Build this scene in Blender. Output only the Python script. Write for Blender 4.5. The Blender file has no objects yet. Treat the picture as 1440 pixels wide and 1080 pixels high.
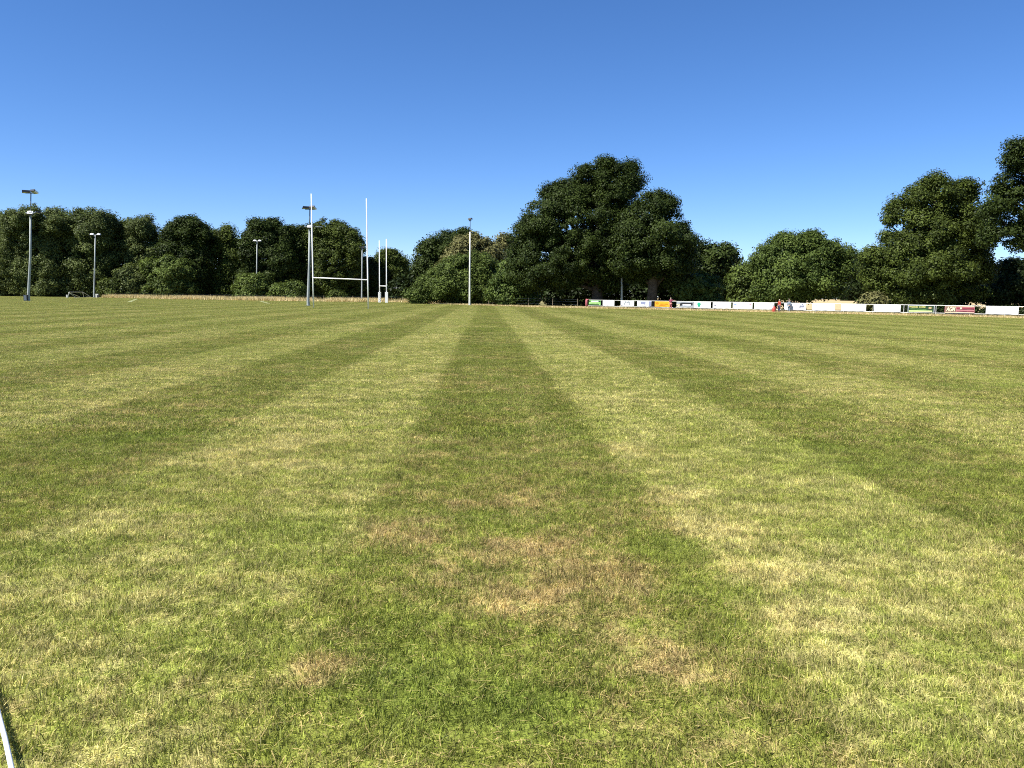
import bpy, math, random
import numpy as np
from mathutils import Vector, Matrix, Euler

scene = bpy.context.scene
COL = scene.collection
R = math.radians

# ------------------------------------------------------------------ camera
FPX, HEYE = 1165.0, 1.6
PITCH = math.atan((540 - 415.5) / FPX)
ROLL = 0.0125
CAMROT = Matrix.Rotation(R(90) - PITCH, 4, 'X') @ Matrix.Rotation(ROLL, 4, 'Z')
cd = bpy.data.cameras.new('camera')
cd.sensor_fit = 'HORIZONTAL'
cd.sensor_width = 36.0
cd.lens = 36.0 * FPX / 1440.0
cd.clip_start = 0.05
cd.clip_end = 20000
cam = bpy.data.objects.new('camera', cd)
COL.objects.link(cam)
cam.matrix_world = Matrix.Translation((0, 0, HEYE)) @ CAMROT
scene.camera = cam


def ray(px, py):
    return CAMROT.to_3x3() @ Vector(((px - 720) / FPX, -(py - 540) / FPX, -1.0))


def ground(px, py, z=0.0):
    d = ray(px, py)
    t = (z - HEYE) / d.z
    return Vector((d.x * t, d.y * t, z))


def at(px, py, Y):
    d = ray(px, py)
    t = Y / d.y
    return Vector((d.x * t, Y, HEYE + d.z * t))


# ------------------------------------------------------------------ helpers
def tag(o, label=None, cat=None, group=None, kind=None):
    if label: o['label'] = label
    if cat: o['category'] = cat
    if group: o['group'] = group
    if kind: o['kind'] = kind
    return o


def thing(name, label, cat, loc, rz=0.0, group=None):
    o = bpy.data.objects.new(name, None)
    o.empty_display_size = 0.3
    COL.objects.link(o)
    o.location = loc
    o.rotation_euler = (0, 0, rz)
    return tag(o, label, cat, group)


class MB:
    def __init__(s):
        s.v, s.f = [], []

    def box(s, c, size, rot=None, taper=1.0):
        n = len(s.v)
        c = Vector(c)
        for z in (-.5, .5):
            k = 1.0 if z < 0 else taper
            for x, y in ((-.5, -.5), (.5, -.5), (.5, .5), (-.5, .5)):
                p = Vector((x * size[0] * k, y * size[1] * k, z * size[2]))
                if rot is not None:
                    p = rot @ p
                s.v.append(c + p)
        for q in ((3, 2, 1, 0), (4, 5, 6, 7), (0, 1, 5, 4), (1, 2, 6, 5), (2, 3, 7, 6), (3, 0, 4, 7)):
            s.f.append([n + i for i in q])
        return s

    def tube(s, pts, rad, n=10, cap=True):
        pts = [Vector(p) for p in pts]
        base = len(s.v)
        prev = None
        for i, p in enumerate(pts):
            a = pts[min(i + 1, len(pts) - 1)] - pts[max(i - 1, 0)]
            a.normalize()
            if prev is None:
                u = a.orthogonal().normalized()
            else:
                u = (prev - a * prev.dot(a)).normalized()
            prev = u
            w = a.cross(u)
            r = rad[i] if hasattr(rad, '__len__') else rad
            for k in range(n):
                t = 2 * math.pi * k / n
                s.v.append(p + u * (r * math.cos(t)) + w * (r * math.sin(t)))
        for i in range(len(pts) - 1):
            for k in range(n):
                a0 = base + i * n + k
                a1 = base + i * n + (k + 1) % n
                s.f.append([a0, a1, a1 + n, a0 + n])
        if cap:
            s.f.append([base + k for k in range(n)][::-1])
            e = base + (len(pts) - 1) * n
            s.f.append([e + k for k in range(n)])
        return s

    def ell(s, c, r, nu=10, nv=7):
        b = len(s.v)
        for j in range(nv + 1):
            ph = math.pi * j / nv
            for i in range(nu):
                th = 2 * math.pi * i / nu
                s.v.append(Vector((c[0] + r[0] * math.sin(ph) * math.cos(th), c[1] + r[1] * math.sin(ph) * math.sin(th), c[2] + r[2] * math.cos(ph))))
        for j in range(nv):
            for i in range(nu):
                s.f.append([b + j * nu + i, b + (j + 1) * nu + i, b + (j + 1) * nu + (i + 1) % nu, b + j * nu + (i + 1) % nu])
        return s

    def build(s, name, m, parent=None, smooth=False):
        me = bpy.data.meshes.new(name)
        me.from_pydata([tuple(v) for v in s.v], [], s.f)
        me.update()
        if smooth:
            me.polygons.foreach_set('use_smooth', [True] * len(me.polygons))
        me.materials.append(m)
        return link(name, me, parent)


def link(name, me, parent=None):
    o = bpy.data.objects.new(name, me)
    COL.objects.link(o)
    if parent is not None:
        o.parent = parent
    return o


def np_mesh(name, V, F, m, attr=None):
    """V (n,3), F (k,4) or (k,3)"""
    me = bpy.data.meshes.new(name)
    V = np.ascontiguousarray(V, dtype=np.float32)
    F = np.ascontiguousarray(F, dtype=np.int32)
    k = F.shape[1]
    me.vertices.add(len(V))
    me.vertices.foreach_set('co', V.ravel())
    me.loops.add(F.size)
    me.loops.foreach_set('vertex_index', F.ravel())
    me.polygons.add(len(F))
    me.polygons.foreach_set('loop_start', np.arange(0, F.size, k, dtype=np.int32))
    me.polygons.foreach_set('loop_total', np.full(len(F), k, dtype=np.int32))
    me.update(calc_edges=True)
    if attr is not None:
        for an, av in attr.items():
            a = me.attributes.new(an, 'FLOAT', 'POINT')
            a.data.foreach_set('value', np.ascontiguousarray(av, dtype=np.float32))
    me.materials.append(m)
    return me


# ------------------------------------------------------------------ materials
def new_mat(name):
    m = bpy.data.materials.new(name)
    m.use_nodes = True
    nt = m.node_tree
    nt.nodes.clear()
    return m, nt


def nd(nt, t, props=None, **inp):
    n = nt.nodes.new(t)
    for k, v in (props or {}).items():
        setattr(n, k, v)
    for k, v in inp.items():
        key = int(k[1:]) if k[0] == '_' and k[1:].isdigit() else k.replace('_', ' ')
        s = n.inputs[key]
        if isinstance(v, bpy.types.NodeSocket):
            nt.links.new(v, s)
        else:
            s.default_value = v
    return n


def mth(nt, op, a, b=None, c=None, clamp=False):
    kw = {'_0': a}
    if b is not None: kw['_1'] = b
    if c is not None: kw['_2'] = c
    return nd(nt, 'ShaderNodeMath', {'operation': op, 'use_clamp': clamp}, **kw).outputs[0]


def mixc(nt, f, a, b, blend='MIX'):
    n = nd(nt, 'ShaderNodeMix', {'data_type': 'RGBA', 'blend_type': blend})
    for s, v in ((n.inputs[0], f), (n.inputs[6], a), (n.inputs[7], b)):
        if isinstance(v, bpy.types.NodeSocket):
            nt.links.new(v, s)
        else:
            s.default_value = v
    return n.outputs[2]


def c4(c):
    return (c[0], c[1], c[2], 1.0)


def sstep(nt, x, lo, hi, t0=0.0, t1=1.0):
    n = nd(nt, 'ShaderNodeMapRange', {'interpolation_type': 'SMOOTHSTEP'}, Value=x)
    n.inputs[1].default_value = lo
    n.inputs[2].default_value = hi
    n.inputs[3].default_value = t0
    n.inputs[4].default_value = t1
    return n.outputs[0]


def noise(nt, vec, scale, detail=4.0, rough=0.55, out=0):
    n = nd(nt, 'ShaderNodeTexNoise', Scale=scale, Detail=detail, Roughness=rough)
    if vec is not None:
        nt.links.new(vec, n.inputs['Vector'])
    return n.outputs[out]


def simple(name, col, rough=0.5, metal=0.0, var=0.12, scale=3.0, spec=0.4):
    m, nt = new_mat(name)
    tc = nd(nt, 'ShaderNodeTexCoord')
    n = noise(nt, tc.outputs['Object'], scale, 5.0)
    k = sstep(nt, n, 0.3, 0.7, 1.0 - var, 1.0 + var * 0.4)
    cc = nd(nt, 'ShaderNodeVectorMath', {'operation': 'SCALE'})
    cc.inputs[0].default_value = col
    nt.links.new(k, cc.inputs['Scale'])
    b = nd(nt, 'ShaderNodeBsdfPrincipled', Base_Color=cc.outputs[0], Roughness=rough, Metallic=metal)
    b.inputs['Specular IOR Level'].default_value = spec
    o = nd(nt, 'ShaderNodeOutputMaterial', Surface=b.outputs[0])
    return m


WHITE = simple('white_paint', (0.80, 0.80, 0.78), 0.4, var=0.06)
CREAM = simple('weathered_white_paint', (0.62, 0.62, 0.56), 0.5, var=0.15)
GALV = simple('galvanised_steel', (0.33, 0.36, 0.35), 0.55, 0.1, 0.18, 1.5)
GALVD = simple('dark_galvanised_steel', (0.14, 0.17, 0.2), 0.5, 0.3, 0.15, 1.5)
DARK = simple('dark_housing', (0.025, 0.026, 0.032), 0.45)
LAMPW = simple('white_housing', (0.78, 0.79, 0.80), 0.4, var=0.05)
GLASS = simple('lamp_glass', (0.30, 0.33, 0.38), 0.12)
WOODP = simple('weathered_wood', (0.20, 0.16, 0.11), 0.8, var=0.35, scale=8)
BOARDW = simple('white_vinyl', (0.82, 0.82, 0.81), 0.45, var=0.05, scale=0.7)
BARK = simple('bark', (0.085, 0.068, 0.05), 0.9, var=0.45, scale=2.5, spec=0.15)
ROPE = simple('white_rope', (0.78, 0.80, 0.84), 0.6, var=0.06, scale=30)
RUST = simple('rust_red_plastic', (0.30, 0.07, 0.035), 0.5)


def paint(name, col):
    return simple(name, col, 0.5, var=0.1, scale=1.2)


# lawn colour from the place on the ground: mowing bands (blade sheen painted in), dry patches, lush patches
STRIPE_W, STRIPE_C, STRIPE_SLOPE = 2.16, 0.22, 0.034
# (px, py, radius m, dryness, greenness)
BLOBS = [(800, 790, 0.6, .34, 0), (700, 700, 0.6, .2, 0), (570, 745, .45, .3, 0), (660, 770, .45, .2, 0), (740, 850, .35, .3, 0), (890, 830, .45, .26, 0), (960, 940, .3, .3, 0),
         (885, 632, .55, .3, 0), (945, 700, .45, .3, 0), (1005, 745, .45, .3, 0), (1062, 805, .35, .25, 0), (1110, 870, .3, .2, 0),
         (860, 690, .4, -.25, .1), (940, 775, .35, -.3, .1), (1010, 830, .3, -.3, .1),
         (610, 970, .5, -.38, .5), (420, 745, .7, -.22, .4), (330, 640, 1.2, .22, 0), (90, 700, .9, -.05, 0), (430, 600, 1.2, .2, 0),
         (560, 880, .35, -.2, .35), (1230, 760, .5, -.2, .25), (540, 770, .5, .15, 0), (755, 432, 3.5, .9, 0), (760, 1000, .3, -.2, .4),
         (1300, 1000, .4, -.15, .1), (1150, 640, 1.2, -.15, .1), (600, 540, 1.5, .15, 0), (60, 780, .5, -.2, .35), (280, 900, .6, -.16, .1),
         (450, 945, .2, .45, 0), (150, 930, .5, .12, 0), (200, 620, 1.0, -.2, .2), (330, 970, .3, .15, 0)]


def lawn_color(nt, blade):
    geo = nd(nt, 'ShaderNodeNewGeometry')
    pos = geo.outputs['Position']
    sx = nd(nt, 'ShaderNodeSeparateXYZ', Vector=pos)
    flat = nd(nt, 'ShaderNodeCombineXYZ', X=sx.outputs[0], Y=sx.outputs[1]).outputs[0]
    nA = noise(nt, flat, 0.22, 5.0, 0.6)
    nB = noise(nt, flat, 1.5, 6.0, 0.68)
    nC = noise(nt, flat, 6.5, 4.0, 0.65)
    wob = noise(nt, flat, 0.55, 3.0)
    # stripes: light off the leaning blades, put into the colour
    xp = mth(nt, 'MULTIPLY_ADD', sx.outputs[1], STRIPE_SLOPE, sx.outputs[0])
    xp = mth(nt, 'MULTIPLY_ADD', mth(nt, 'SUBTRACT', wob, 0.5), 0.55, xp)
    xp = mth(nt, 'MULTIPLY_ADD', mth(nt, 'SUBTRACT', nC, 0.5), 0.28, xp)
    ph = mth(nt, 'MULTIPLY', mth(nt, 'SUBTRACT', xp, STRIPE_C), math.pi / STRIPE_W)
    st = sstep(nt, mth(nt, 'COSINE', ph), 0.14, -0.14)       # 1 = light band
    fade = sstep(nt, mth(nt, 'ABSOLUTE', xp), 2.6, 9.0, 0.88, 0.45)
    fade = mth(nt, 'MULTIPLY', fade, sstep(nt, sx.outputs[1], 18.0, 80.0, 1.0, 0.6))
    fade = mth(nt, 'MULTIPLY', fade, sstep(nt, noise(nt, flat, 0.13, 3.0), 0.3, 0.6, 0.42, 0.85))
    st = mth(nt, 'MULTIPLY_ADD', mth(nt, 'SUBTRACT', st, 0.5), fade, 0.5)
    # dryness
    d = mth(nt, 'MULTIPLY_ADD', mth(nt, 'SUBTRACT', nA, 0.5), 0.9, 0.365)
    d = mth(nt, 'MULTIPLY_ADD', mth(nt, 'SUBTRACT', nB, 0.5), 1.5, d)
    d = mth(nt, 'MULTIPLY_ADD', mth(nt, 'SUBTRACT', nC, 0.5), 1.3, d)
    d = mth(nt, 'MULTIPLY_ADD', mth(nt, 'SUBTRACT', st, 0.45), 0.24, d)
    d = mth(nt, 'ADD', d, sstep(nt, sx.outputs[1], 2.5, 8.0, 0.04, 0.0))
    g = mth(nt, 'MULTIPLY_ADD', mth(nt, 'SUBTRACT', noise(nt, flat, 0.8, 4.0), 0.5), 1.6, 0.25)
    for px, py, rr, dv, gv in BLOBS:
        c = ground(px, py)
        dist = nd(nt, 'ShaderNodeVectorMath', {'operation': 'DISTANCE'})
        nt.links.new(flat, dist.inputs[0])
        dist.inputs[1].default_value = (c.x, c.y, 0)
        q = mth(nt, 'MULTIPLY_ADD', mth(nt, 'SUBTRACT', nB, 0.5), -1.2 * rr, dist.outputs['Value'])
        q = sstep(nt, q, rr * 1.25, rr * 0.15)
        d = mth(nt, 'MULTIPLY_ADD', q, dv, d)
        if gv: g = mth(nt, 'MULTIPLY_ADD', q, gv, g)
    g = mth(nt, 'ADD', g, 0.0, clamp=True)
    if blade:
        tv = nd(nt, 'ShaderNodeAttribute', {'attribute_name': 'tint'}).outputs['Fac']
        d = mth(nt, 'MULTIPLY_ADD', mth(nt, 'SUBTRACT', tv, 0.5), 0.95, d)
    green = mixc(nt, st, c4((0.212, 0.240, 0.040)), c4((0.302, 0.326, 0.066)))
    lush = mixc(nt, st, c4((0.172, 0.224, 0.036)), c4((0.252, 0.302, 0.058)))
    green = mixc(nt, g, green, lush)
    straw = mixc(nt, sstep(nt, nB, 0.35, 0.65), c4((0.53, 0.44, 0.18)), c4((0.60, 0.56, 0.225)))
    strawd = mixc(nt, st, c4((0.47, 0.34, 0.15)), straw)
    col = mixc(nt, sstep(nt, d, 0.22, 0.95), green, strawd)
    nE = noise(nt, flat, 3.8, 5.0, 0.65)
    nF_ = noise(nt, flat, 17.0, 3.0, 0.6)
    k = mth(nt, 'MULTIPLY', sstep(nt, nE, 0.30, 0.70, 0.76, 1.22), sstep(nt, nF_, 0.28, 0.72, 0.66, 1.32))
    ks = nd(nt, 'ShaderNodeVectorMath', {'operation': 'SCALE'}, _0=col)
    nt.links.new(k, ks.inputs['Scale'])
    col = ks.outputs[0]
    if blade:
        lv = nd(nt, 'ShaderNodeAttribute', {'attribute_name': 'lum'}).outputs['Fac']
        kl = nd(nt, 'ShaderNodeVectorMath', {'operation': 'SCALE'}, _0=col)
        nt.links.new(lv, kl.inputs['Scale'])
        col = kl.outputs[0]
    return col, st, d, pos


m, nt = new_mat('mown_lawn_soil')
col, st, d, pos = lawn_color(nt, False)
nf = noise(nt, pos, 60.0, 3.0)
fine = sstep(nt, nf, 0.3, 0.7, 0.7, 1.05)
sc = nd(nt, 'ShaderNodeVectorMath', {'operation': 'SCALE'}, _0=col)
nt.links.new(fine, sc.inputs['Scale'])
bmp = nd(nt, 'ShaderNodeBump', Strength=0.6, Distance=0.03, Height=nf)
b = nd(nt, 'ShaderNodeBsdfPrincipled', Base_Color=sc.outputs[0], Roughness=0.9, Normal=bmp.outputs[0])
b.inputs['Specular IOR Level'].default_value = 0.1
nd(nt, 'ShaderNodeOutputMaterial', Surface=b.outputs[0])
LAWN = m

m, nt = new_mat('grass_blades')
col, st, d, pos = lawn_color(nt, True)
b = nd(nt, 'ShaderNodeBsdfPrincipled', Base_Color=col, Roughness=0.55)
b.inputs['Specular IOR Level'].default_value = 0.25
tr = nd(nt, 'ShaderNodeBsdfTranslucent', Color=col)
mx = nd(nt, 'ShaderNodeMixShader', _0=0.4, _1=b.outputs[0], _2=tr.outputs[0])
nd(nt, 'ShaderNodeOutputMaterial', Surface=mx.outputs[0])
BLADE = m


def ground_mat(name, ca, cb, scale, bump=0.05):
    m, nt = new_mat(name)
    geo = nd(nt, 'ShaderNodeNewGeometry')
    n1 = noise(nt, geo.outputs['Position'], scale, 7.0, 0.65)
    n2 = noise(nt, geo.outputs['Position'], scale * 22, 4.0)
    f = mth(nt, 'MULTIPLY_ADD', n2, 0.4, mth(nt, 'MULTIPLY', n1, 0.7))
    col = mixc(nt, sstep(nt, f, 0.38, 0.68), c4(ca), c4(cb))
    bmp = nd(nt, 'ShaderNodeBump', Strength=0.7, Distance=bump, Height=n2)
    b = nd(nt, 'ShaderNodeBsdfPrincipled', Base_Color=col, Roughness=0.95, Normal=bmp.outputs[0])
    b.inputs['Specular IOR Level'].default_value = 0.1
    nd(nt, 'ShaderNodeOutputMaterial', Surface=b.outputs[0])
    return m


GROUND = ground_mat('dry_ground', (0.32, 0.27, 0.13), (0.15, 0.15, 0.05), 0.15)
STUBBLE = ground_mat('stubble', (0.50, 0.39, 0.21), (0.42, 0.32, 0.17), 0.06)
HILL = ground_mat('haze_tinted_woodland', (0.10, 0.15, 0.17), (0.06, 0.10, 0.11), 0.02)  # bluish distance haze put into the woodland colour
CHALK = ground_mat('faded_line_paint', (0.40, 0.42, 0.26), (0.22, 0.25, 0.10), 0.8)


def foliage(name, dark, light, transl=0.22, rough=0.5):
    m, nt = new_mat(name)
    tv = nd(nt, 'ShaderNodeAttribute', {'attribute_name': 'tint'}).outputs['Fac']
    col = mixc(nt, sstep(nt, tv, 0.1, 0.9), c4(dark), c4(light))
    b = nd(nt, 'ShaderNodeBsdfPrincipled', Base_Color=col, Roughness=rough)
    b.inputs['Specular IOR Level'].default_value = 0.1
    tr = nd(nt, 'ShaderNodeBsdfTranslucent', Color=mixc(nt, 0.5, col, c4((light[0] * 1.4, light[1] * 1.4, light[2]))))
    mx = nd(nt, 'ShaderNodeMixShader', _0=transl, _1=b.outputs[0], _2=tr.outputs[0])
    nd(nt, 'ShaderNodeOutputMaterial', Surface=mx.outputs[0])
    return m


F_OAK = foliage('oak_foliage', (0.0169, 0.0275, 0.0073), (0.0494, 0.0714, 0.0145), 0.16)
F_MID = foliage('mid_green_foliage', (0.0308, 0.0442, 0.0102), (0.0871, 0.1159, 0.0218), 0.18)
F_ASH = foliage('ash_foliage', (0.0497, 0.0657, 0.0215), (0.1333, 0.1653, 0.0500), 0.22)
F_ASHD = foliage('dense_ash_foliage', (0.0382, 0.0536, 0.0171), (0.1147, 0.1446, 0.0410), 0.2)
F_BUSH = foliage('bush_foliage', (0.0438, 0.0651, 0.0153), (0.1226, 0.1655, 0.0366), 0.2)
F_OLIVE = foliage('olive_foliage', (0.0848, 0.0849, 0.0333), (0.2044, 0.1984, 0.0751), 0.2)
F_FIELD = foliage('field_maple_foliage', (0.0409, 0.0647, 0.0164), (0.1171, 0.1620, 0.0351), 0.2)
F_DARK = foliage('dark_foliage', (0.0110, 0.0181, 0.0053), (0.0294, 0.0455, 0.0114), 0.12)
F_DRY = foliage('dry_grass_blades', (0.44, 0.35, 0.16), (0.70, 0.58, 0.32), 0.2, 0.7)

# ------------------------------------------------------------------ terrain
def terrain(X, Y):
    def ss(a, b, v):
        t = np.clip((v - a) / (b - a), 0, 1)
        return t * t * (3 - 2 * t)
    return 1.6 * ss(150, 430, Y) * ss(-20, 60, X) + 0.0 * X


xs = np.concatenate([np.linspace(-9000, -700, 12), np.linspace(-600, -220, 9), np.linspace(-200, 400, 61), np.linspace(450, 1000, 9), np.linspace(1200, 9000, 10)])
ys = np.concatenate([np.linspace(-3000, -300, 6), np.linspace(-200, 120, 9), np.linspace(130, 460, 34), np.linspace(520, 1500, 9), np.linspace(2000, 16000, 10)])
GX, GY = np.meshgrid(xs, ys)
GZ = terrain(GX, GY)
V = np.stack([GX.ravel(), GY.ravel(), GZ.ravel() - 0.012], 1)
nx, ny = len(xs), len(ys)
F = [[j * nx + i, j * nx + i + 1, (j + 1) * nx + i + 1, (j + 1) * nx + i] for j in range(ny - 1) for i in range(nx - 1)]
tag(link('ground', np_mesh('ground', V, np.array(F), GROUND)), 'dry grassy ground reaching to the horizon', kind='structure')

# lawn polygon (far edge traced, near side behind the camera)
EDGE = [(-420, 411.8), (-150, 414.4), (0, 416.4), (150, 418.8), (300, 421.8), (420, 423.8), (560, 425.2), (615, 427.2), (690, 430.2), (760, 432.3), (830, 434.0)]
FENCE0, FENCE1 = ground(825, 433.2), ground(1440, 447.4)
FD = (FENCE1 - FENCE0).normalized()
FN = Vector((FD.y, -FD.x, 0))          # towards the pitch
if FN.y > 0: FN = -FN
poly = [ground(*e) for e in EDGE] + [FENCE0 + FN * 1.3 + FD * 1.0, FENCE1 + FN * 1.3, FENCE1 + FD * 60 + FN * 1.3]
poly += [Vector((110, -30, 0)), Vector((-90, -30, 0)), Vector((-260, 60, 0)), Vector((-260, 170, 0))]
lm = MB()
lm.v = [Vector((p.x, p.y, 0.0)) for p in poly]
lm.f = [list(range(len(poly)))[::-1]]
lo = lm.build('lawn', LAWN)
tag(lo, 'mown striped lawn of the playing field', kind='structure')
if lo.data.polygons[0].normal.z < 0: lo.data.flip_normals()

PX = np.array([p.x for p in poly]); PY = np.array([p.y for p in poly])


def in_lawn(x, y):
    ins = np.zeros(x.shape, bool)
    j = len(PX) - 1
    for i in range(len(PX)):
        c = ((PY[i] > y) != (PY[j] > y)) & (x < (PX[j] - PX[i]) * (y - PY[i]) / (PY[j] - PY[i] + 1e-12) + PX[i])
        ins ^= c
        j = i
    return ins


# stubble field beyond the rail fence
sx_, sy_ = np.linspace(18, 320, 60), np.linspace(128, 425, 50)
GX, GY = np.meshgrid(sx_, sy_)
V = np.stack([GX.ravel(), GY.ravel(), terrain(GX, GY).ravel() + 0.03], 1)
F = [[j * 60 + i, j * 60 + i + 1, (j + 1) * 60 + i + 1, (j + 1) * 60 + i] for j in range(49) for i in range(59)]
tag(link('stubble_field', np_mesh('stubble_field', V, np.array(F), STUBBLE)), 'pale straw coloured stubble field beyond the rail fence', kind='structure')

# distant hill
rng = np.random.default_rng(5)
hx = np.linspace(-1400, 900, 60); hy = np.linspace(3200, 4600, 14)
GX, GY = np.meshgrid(hx, hy)
hz = 118 * np.exp(-((GX + 470) / 420) ** 2) * np.sin(np.linspace(0, math.pi, 14))[:, None] ** 0.7
hz = hz * (1 + 0.06 * rng.normal(size=hz.shape)) + 3 - 6 * (np.sin(np.linspace(0, math.pi, 14))[:, None] < 0.05)
V = np.stack([GX.ravel(), GY.ravel(), hz.ravel()], 1)
F = [[j * 60 + i, j * 60 + i + 1, (j + 1) * 60 + i + 1, (j + 1) * 60 + i] for j in range(13) for i in range(59)]
tag(link('distant_hill', np_mesh('distant_hill', V, np.array(F), HILL)), 'wooded hill far beyond the trees, haze painted in blue', kind='structure')

# faded pitch lines
def strip(name, pa, pb, w):
    a, c = ground(*pa), ground(*pb)
    dvec = (c - a).normalized()
    nrm = Vector((-dvec.y, dvec.x, 0)) * w / 2
    q = MB()
    z = Vector((0, 0, 0.035))
    q.v = [a + nrm + z, c + nrm + z, c - nrm + z, a - nrm + z]
    q.f = [[0, 1, 2, 3]]
    o = q.build(name, CHALK)
    if o.data.polygons[0].normal.z < 0: o.data.flip_normals()
    return tag(o, 'faded white pitch marking on the far lawn', kind='structure')


strip('pitch_marking', (181, 425.2), (192, 420.6), 0.5)
strip('pitch_marking', (366, 423.6), (378, 427.0), 0.5)
strip('pitch_marking', (440, 432.6), (900, 440.0), 0.10)

# ------------------------------------------------------------------ grass (stuff): tiles of blades scattered by geometry nodes
def blade_tile(name, size, n, h, w, seed, lean=0.28, stray=0.045):
    rg = np.random.default_rng(seed)
    p = (rg.random((n, 2)) - 0.5) * size * 1.45
    # clumpiness
    k = max(6, int(size * size * 260))
    cc = (rg.random((k, 2)) - 0.5) * size * 1.45
    ci = rg.integers(0, k, n)
    w8 = rg.random(n)[:, None] * 0.35
    p = p * (1 - w8) + cc[ci] * w8
    hh = h * np.clip(rg.normal(0.85, 0.28, n), 0.3, 1.7)
    ww = w * rg.uniform(0.6, 1.35, n)
    a = rg.random(n) * 2 * math.pi
    L = rg.gamma(2.0, 0.42, n)
    dx = np.cos(a) * L * hh * 0.8
    dy = np.sin(a) * L * hh * 0.8 + lean * hh
    flat = rg.random(n) < stray           # loose dead clippings lying on top
    hh = np.where(flat, hh * 0.55, hh)
    s = np.where(flat, 2.2, 1.0)
    dx = np.cos(a) * L * h * s * 0.9 * flat + dx * ~flat
    dy = np.sin(a) * L * h * s * 0.9 * flat + dy * ~flat
    t = rg.random(n) * 2 * math.pi        # facing of the flat side
    ux, uy = np.cos(t) * ww / 2, np.sin(t) * ww / 2
    z0 = np.where(flat, h * 0.55, -0.004)
    V = np.zeros((n, 5, 3), np.float32)
    V[:, 0] = np.stack([p[:, 0] - ux, p[:, 1] - uy, z0], 1)
    V[:, 1] = np.stack([p[:, 0] + ux, p[:, 1] + uy, z0], 1)
    mx_, my_ = p[:, 0] + dx * 0.4, p[:, 1] + dy * 0.4
    mz = np.where(flat, h * 0.62, hh * 0.62)
    V[:, 2] = np.stack([mx_ + ux * .8, my_ + uy * .8, mz], 1)
    V[:, 3] = np.stack([mx_ - ux * .8, my_ - uy * .8, mz], 1)
    V[:, 4] = np.stack([p[:, 0] + dx, p[:, 1] + dy, np.where(flat, h * 0.5, hh)], 1)
    b0 = np.arange(n)[:, None] * 5
    F = np.concatenate([b0 + np.array([[0, 1, 2]]), b0 + np.array([[0, 2, 3]]), b0 + np.array([[3, 2, 4]])])
    ct = rg.random(k)
    tint = np.clip(0.45 * ct[ci] + 0.55 * rg.random(n), 0, 1)
    tint = np.where(flat, 1.15, tint)
    lum = np.clip(rg.lognormal(-.05, .33, n) * (0.8 + 0.4 * rg.random(k)[ci]), .35, 2.0)
    lum = np.where(flat, 1.35, lum)
    me = np_mesh(name, V.reshape(-1, 3), F, BLADE, {'tint': np.repeat(tint, 5), 'lum': np.repeat(lum, 5)})
    return bpy.data.objects.new(name, me)


tiles = []
for i in range(4): tiles.append(blade_tile('grass_tile', 0.25, 900, 0.026, 0.0036, 10 + i))
for i in range(3): tiles.append(blade_tile('grass_tile', 0.5, 1900, 0.026, 0.0062, 30 + i))
for i in range(3): tiles.append(blade_tile('grass_tile', 1.0, 3200, 0.026, 0.012, 50 + i, stray=0))
for i in range(2): tiles.append(blade_tile('grass_tile', 2.0, 5600, 0.030, 0.026, 70 + i, stray=0))
rg = np.random.default_rng(3)
pts, kinds = [], []
for y0, y1, sz, k0, kn in ((0.5, 9, .25, 0, 4), (9, 30, .5, 4, 3), (30, 75, 1.0, 7, 3), (75, 190, 2.0, 10, 2)):
    xm = 0.66 * y1 + 3
    X, Y = np.meshgrid(np.arange(-xm, xm, sz), np.arange(y0 + sz / 2, y1 + sz / 2 - 1e-6, sz))
    X, Y = X.ravel(), Y.ravel()
    ok = (np.abs(X) < 0.66 * Y + 3) & in_lawn(X, Y)
    X, Y = X[ok], Y[ok]
    X = X + rg.uniform(-.06, .06, len(X)) * sz
    Y = Y + rg.uniform(-.06, .06, len(Y)) * sz
    pts.append(np.stack([X, Y, np.zeros_like(X)], 1))
    kinds.append(rg.integers(k0, k0 + kn, len(X)))
pts = np.concatenate(pts); kinds = np.concatenate(kinds).astype(np.int32)
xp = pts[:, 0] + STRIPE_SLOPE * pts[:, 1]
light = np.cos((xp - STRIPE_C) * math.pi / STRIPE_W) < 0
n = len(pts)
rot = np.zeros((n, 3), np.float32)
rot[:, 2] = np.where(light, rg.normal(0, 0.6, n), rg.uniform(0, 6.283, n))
scl = np.ones((n, 3), np.float32)
scl[:, 0] = np.where(rg.random(n) < .5, -1, 1)
scl[:, 2] = rg.uniform(0.8, 1.25, n)
me = bpy.data.meshes.new('grass')
me.vertices.add(n)
me.vertices.foreach_set('co', pts.astype(np.float32).ravel())
for an, ty, arr, key in (('rot', 'FLOAT_VECTOR', rot, 'vector'), ('scl', 'FLOAT_VECTOR', scl, 'vector'), ('tile', 'INT', kinds, 'value')):
    a = me.attributes.new(an, ty, 'POINT')
    a.data.foreach_set(key, np.ascontiguousarray(arr).ravel())
me.materials.append(BLADE)
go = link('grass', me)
tag(go, 'short mown grass blades, green and straw coloured, mowing sheen painted in bands', kind='stuff')
ng = bpy.data.node_groups.new('grass_scatter', 'GeometryNodeTree')
ng.interface.new_socket('Geometry', in_out='INPUT', socket_type='NodeSocketGeometry')
ng.interface.new_socket('Geometry', in_out='OUTPUT', socket_type='NodeSocketGeometry')
gi = ng.nodes.new('NodeGroupInput'); gout = ng.nodes.new('NodeGroupOutput')
jn = ng.nodes.new('GeometryNodeJoinGeometry')


def named(nm, ty):
    a = ng.nodes.new('GeometryNodeInputNamedAttribute')
    a.data_type = ty
    a.inputs['Name'].default_value = nm
    return next(o for o in a.outputs if o.name == 'Attribute' and o.enabled)


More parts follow.
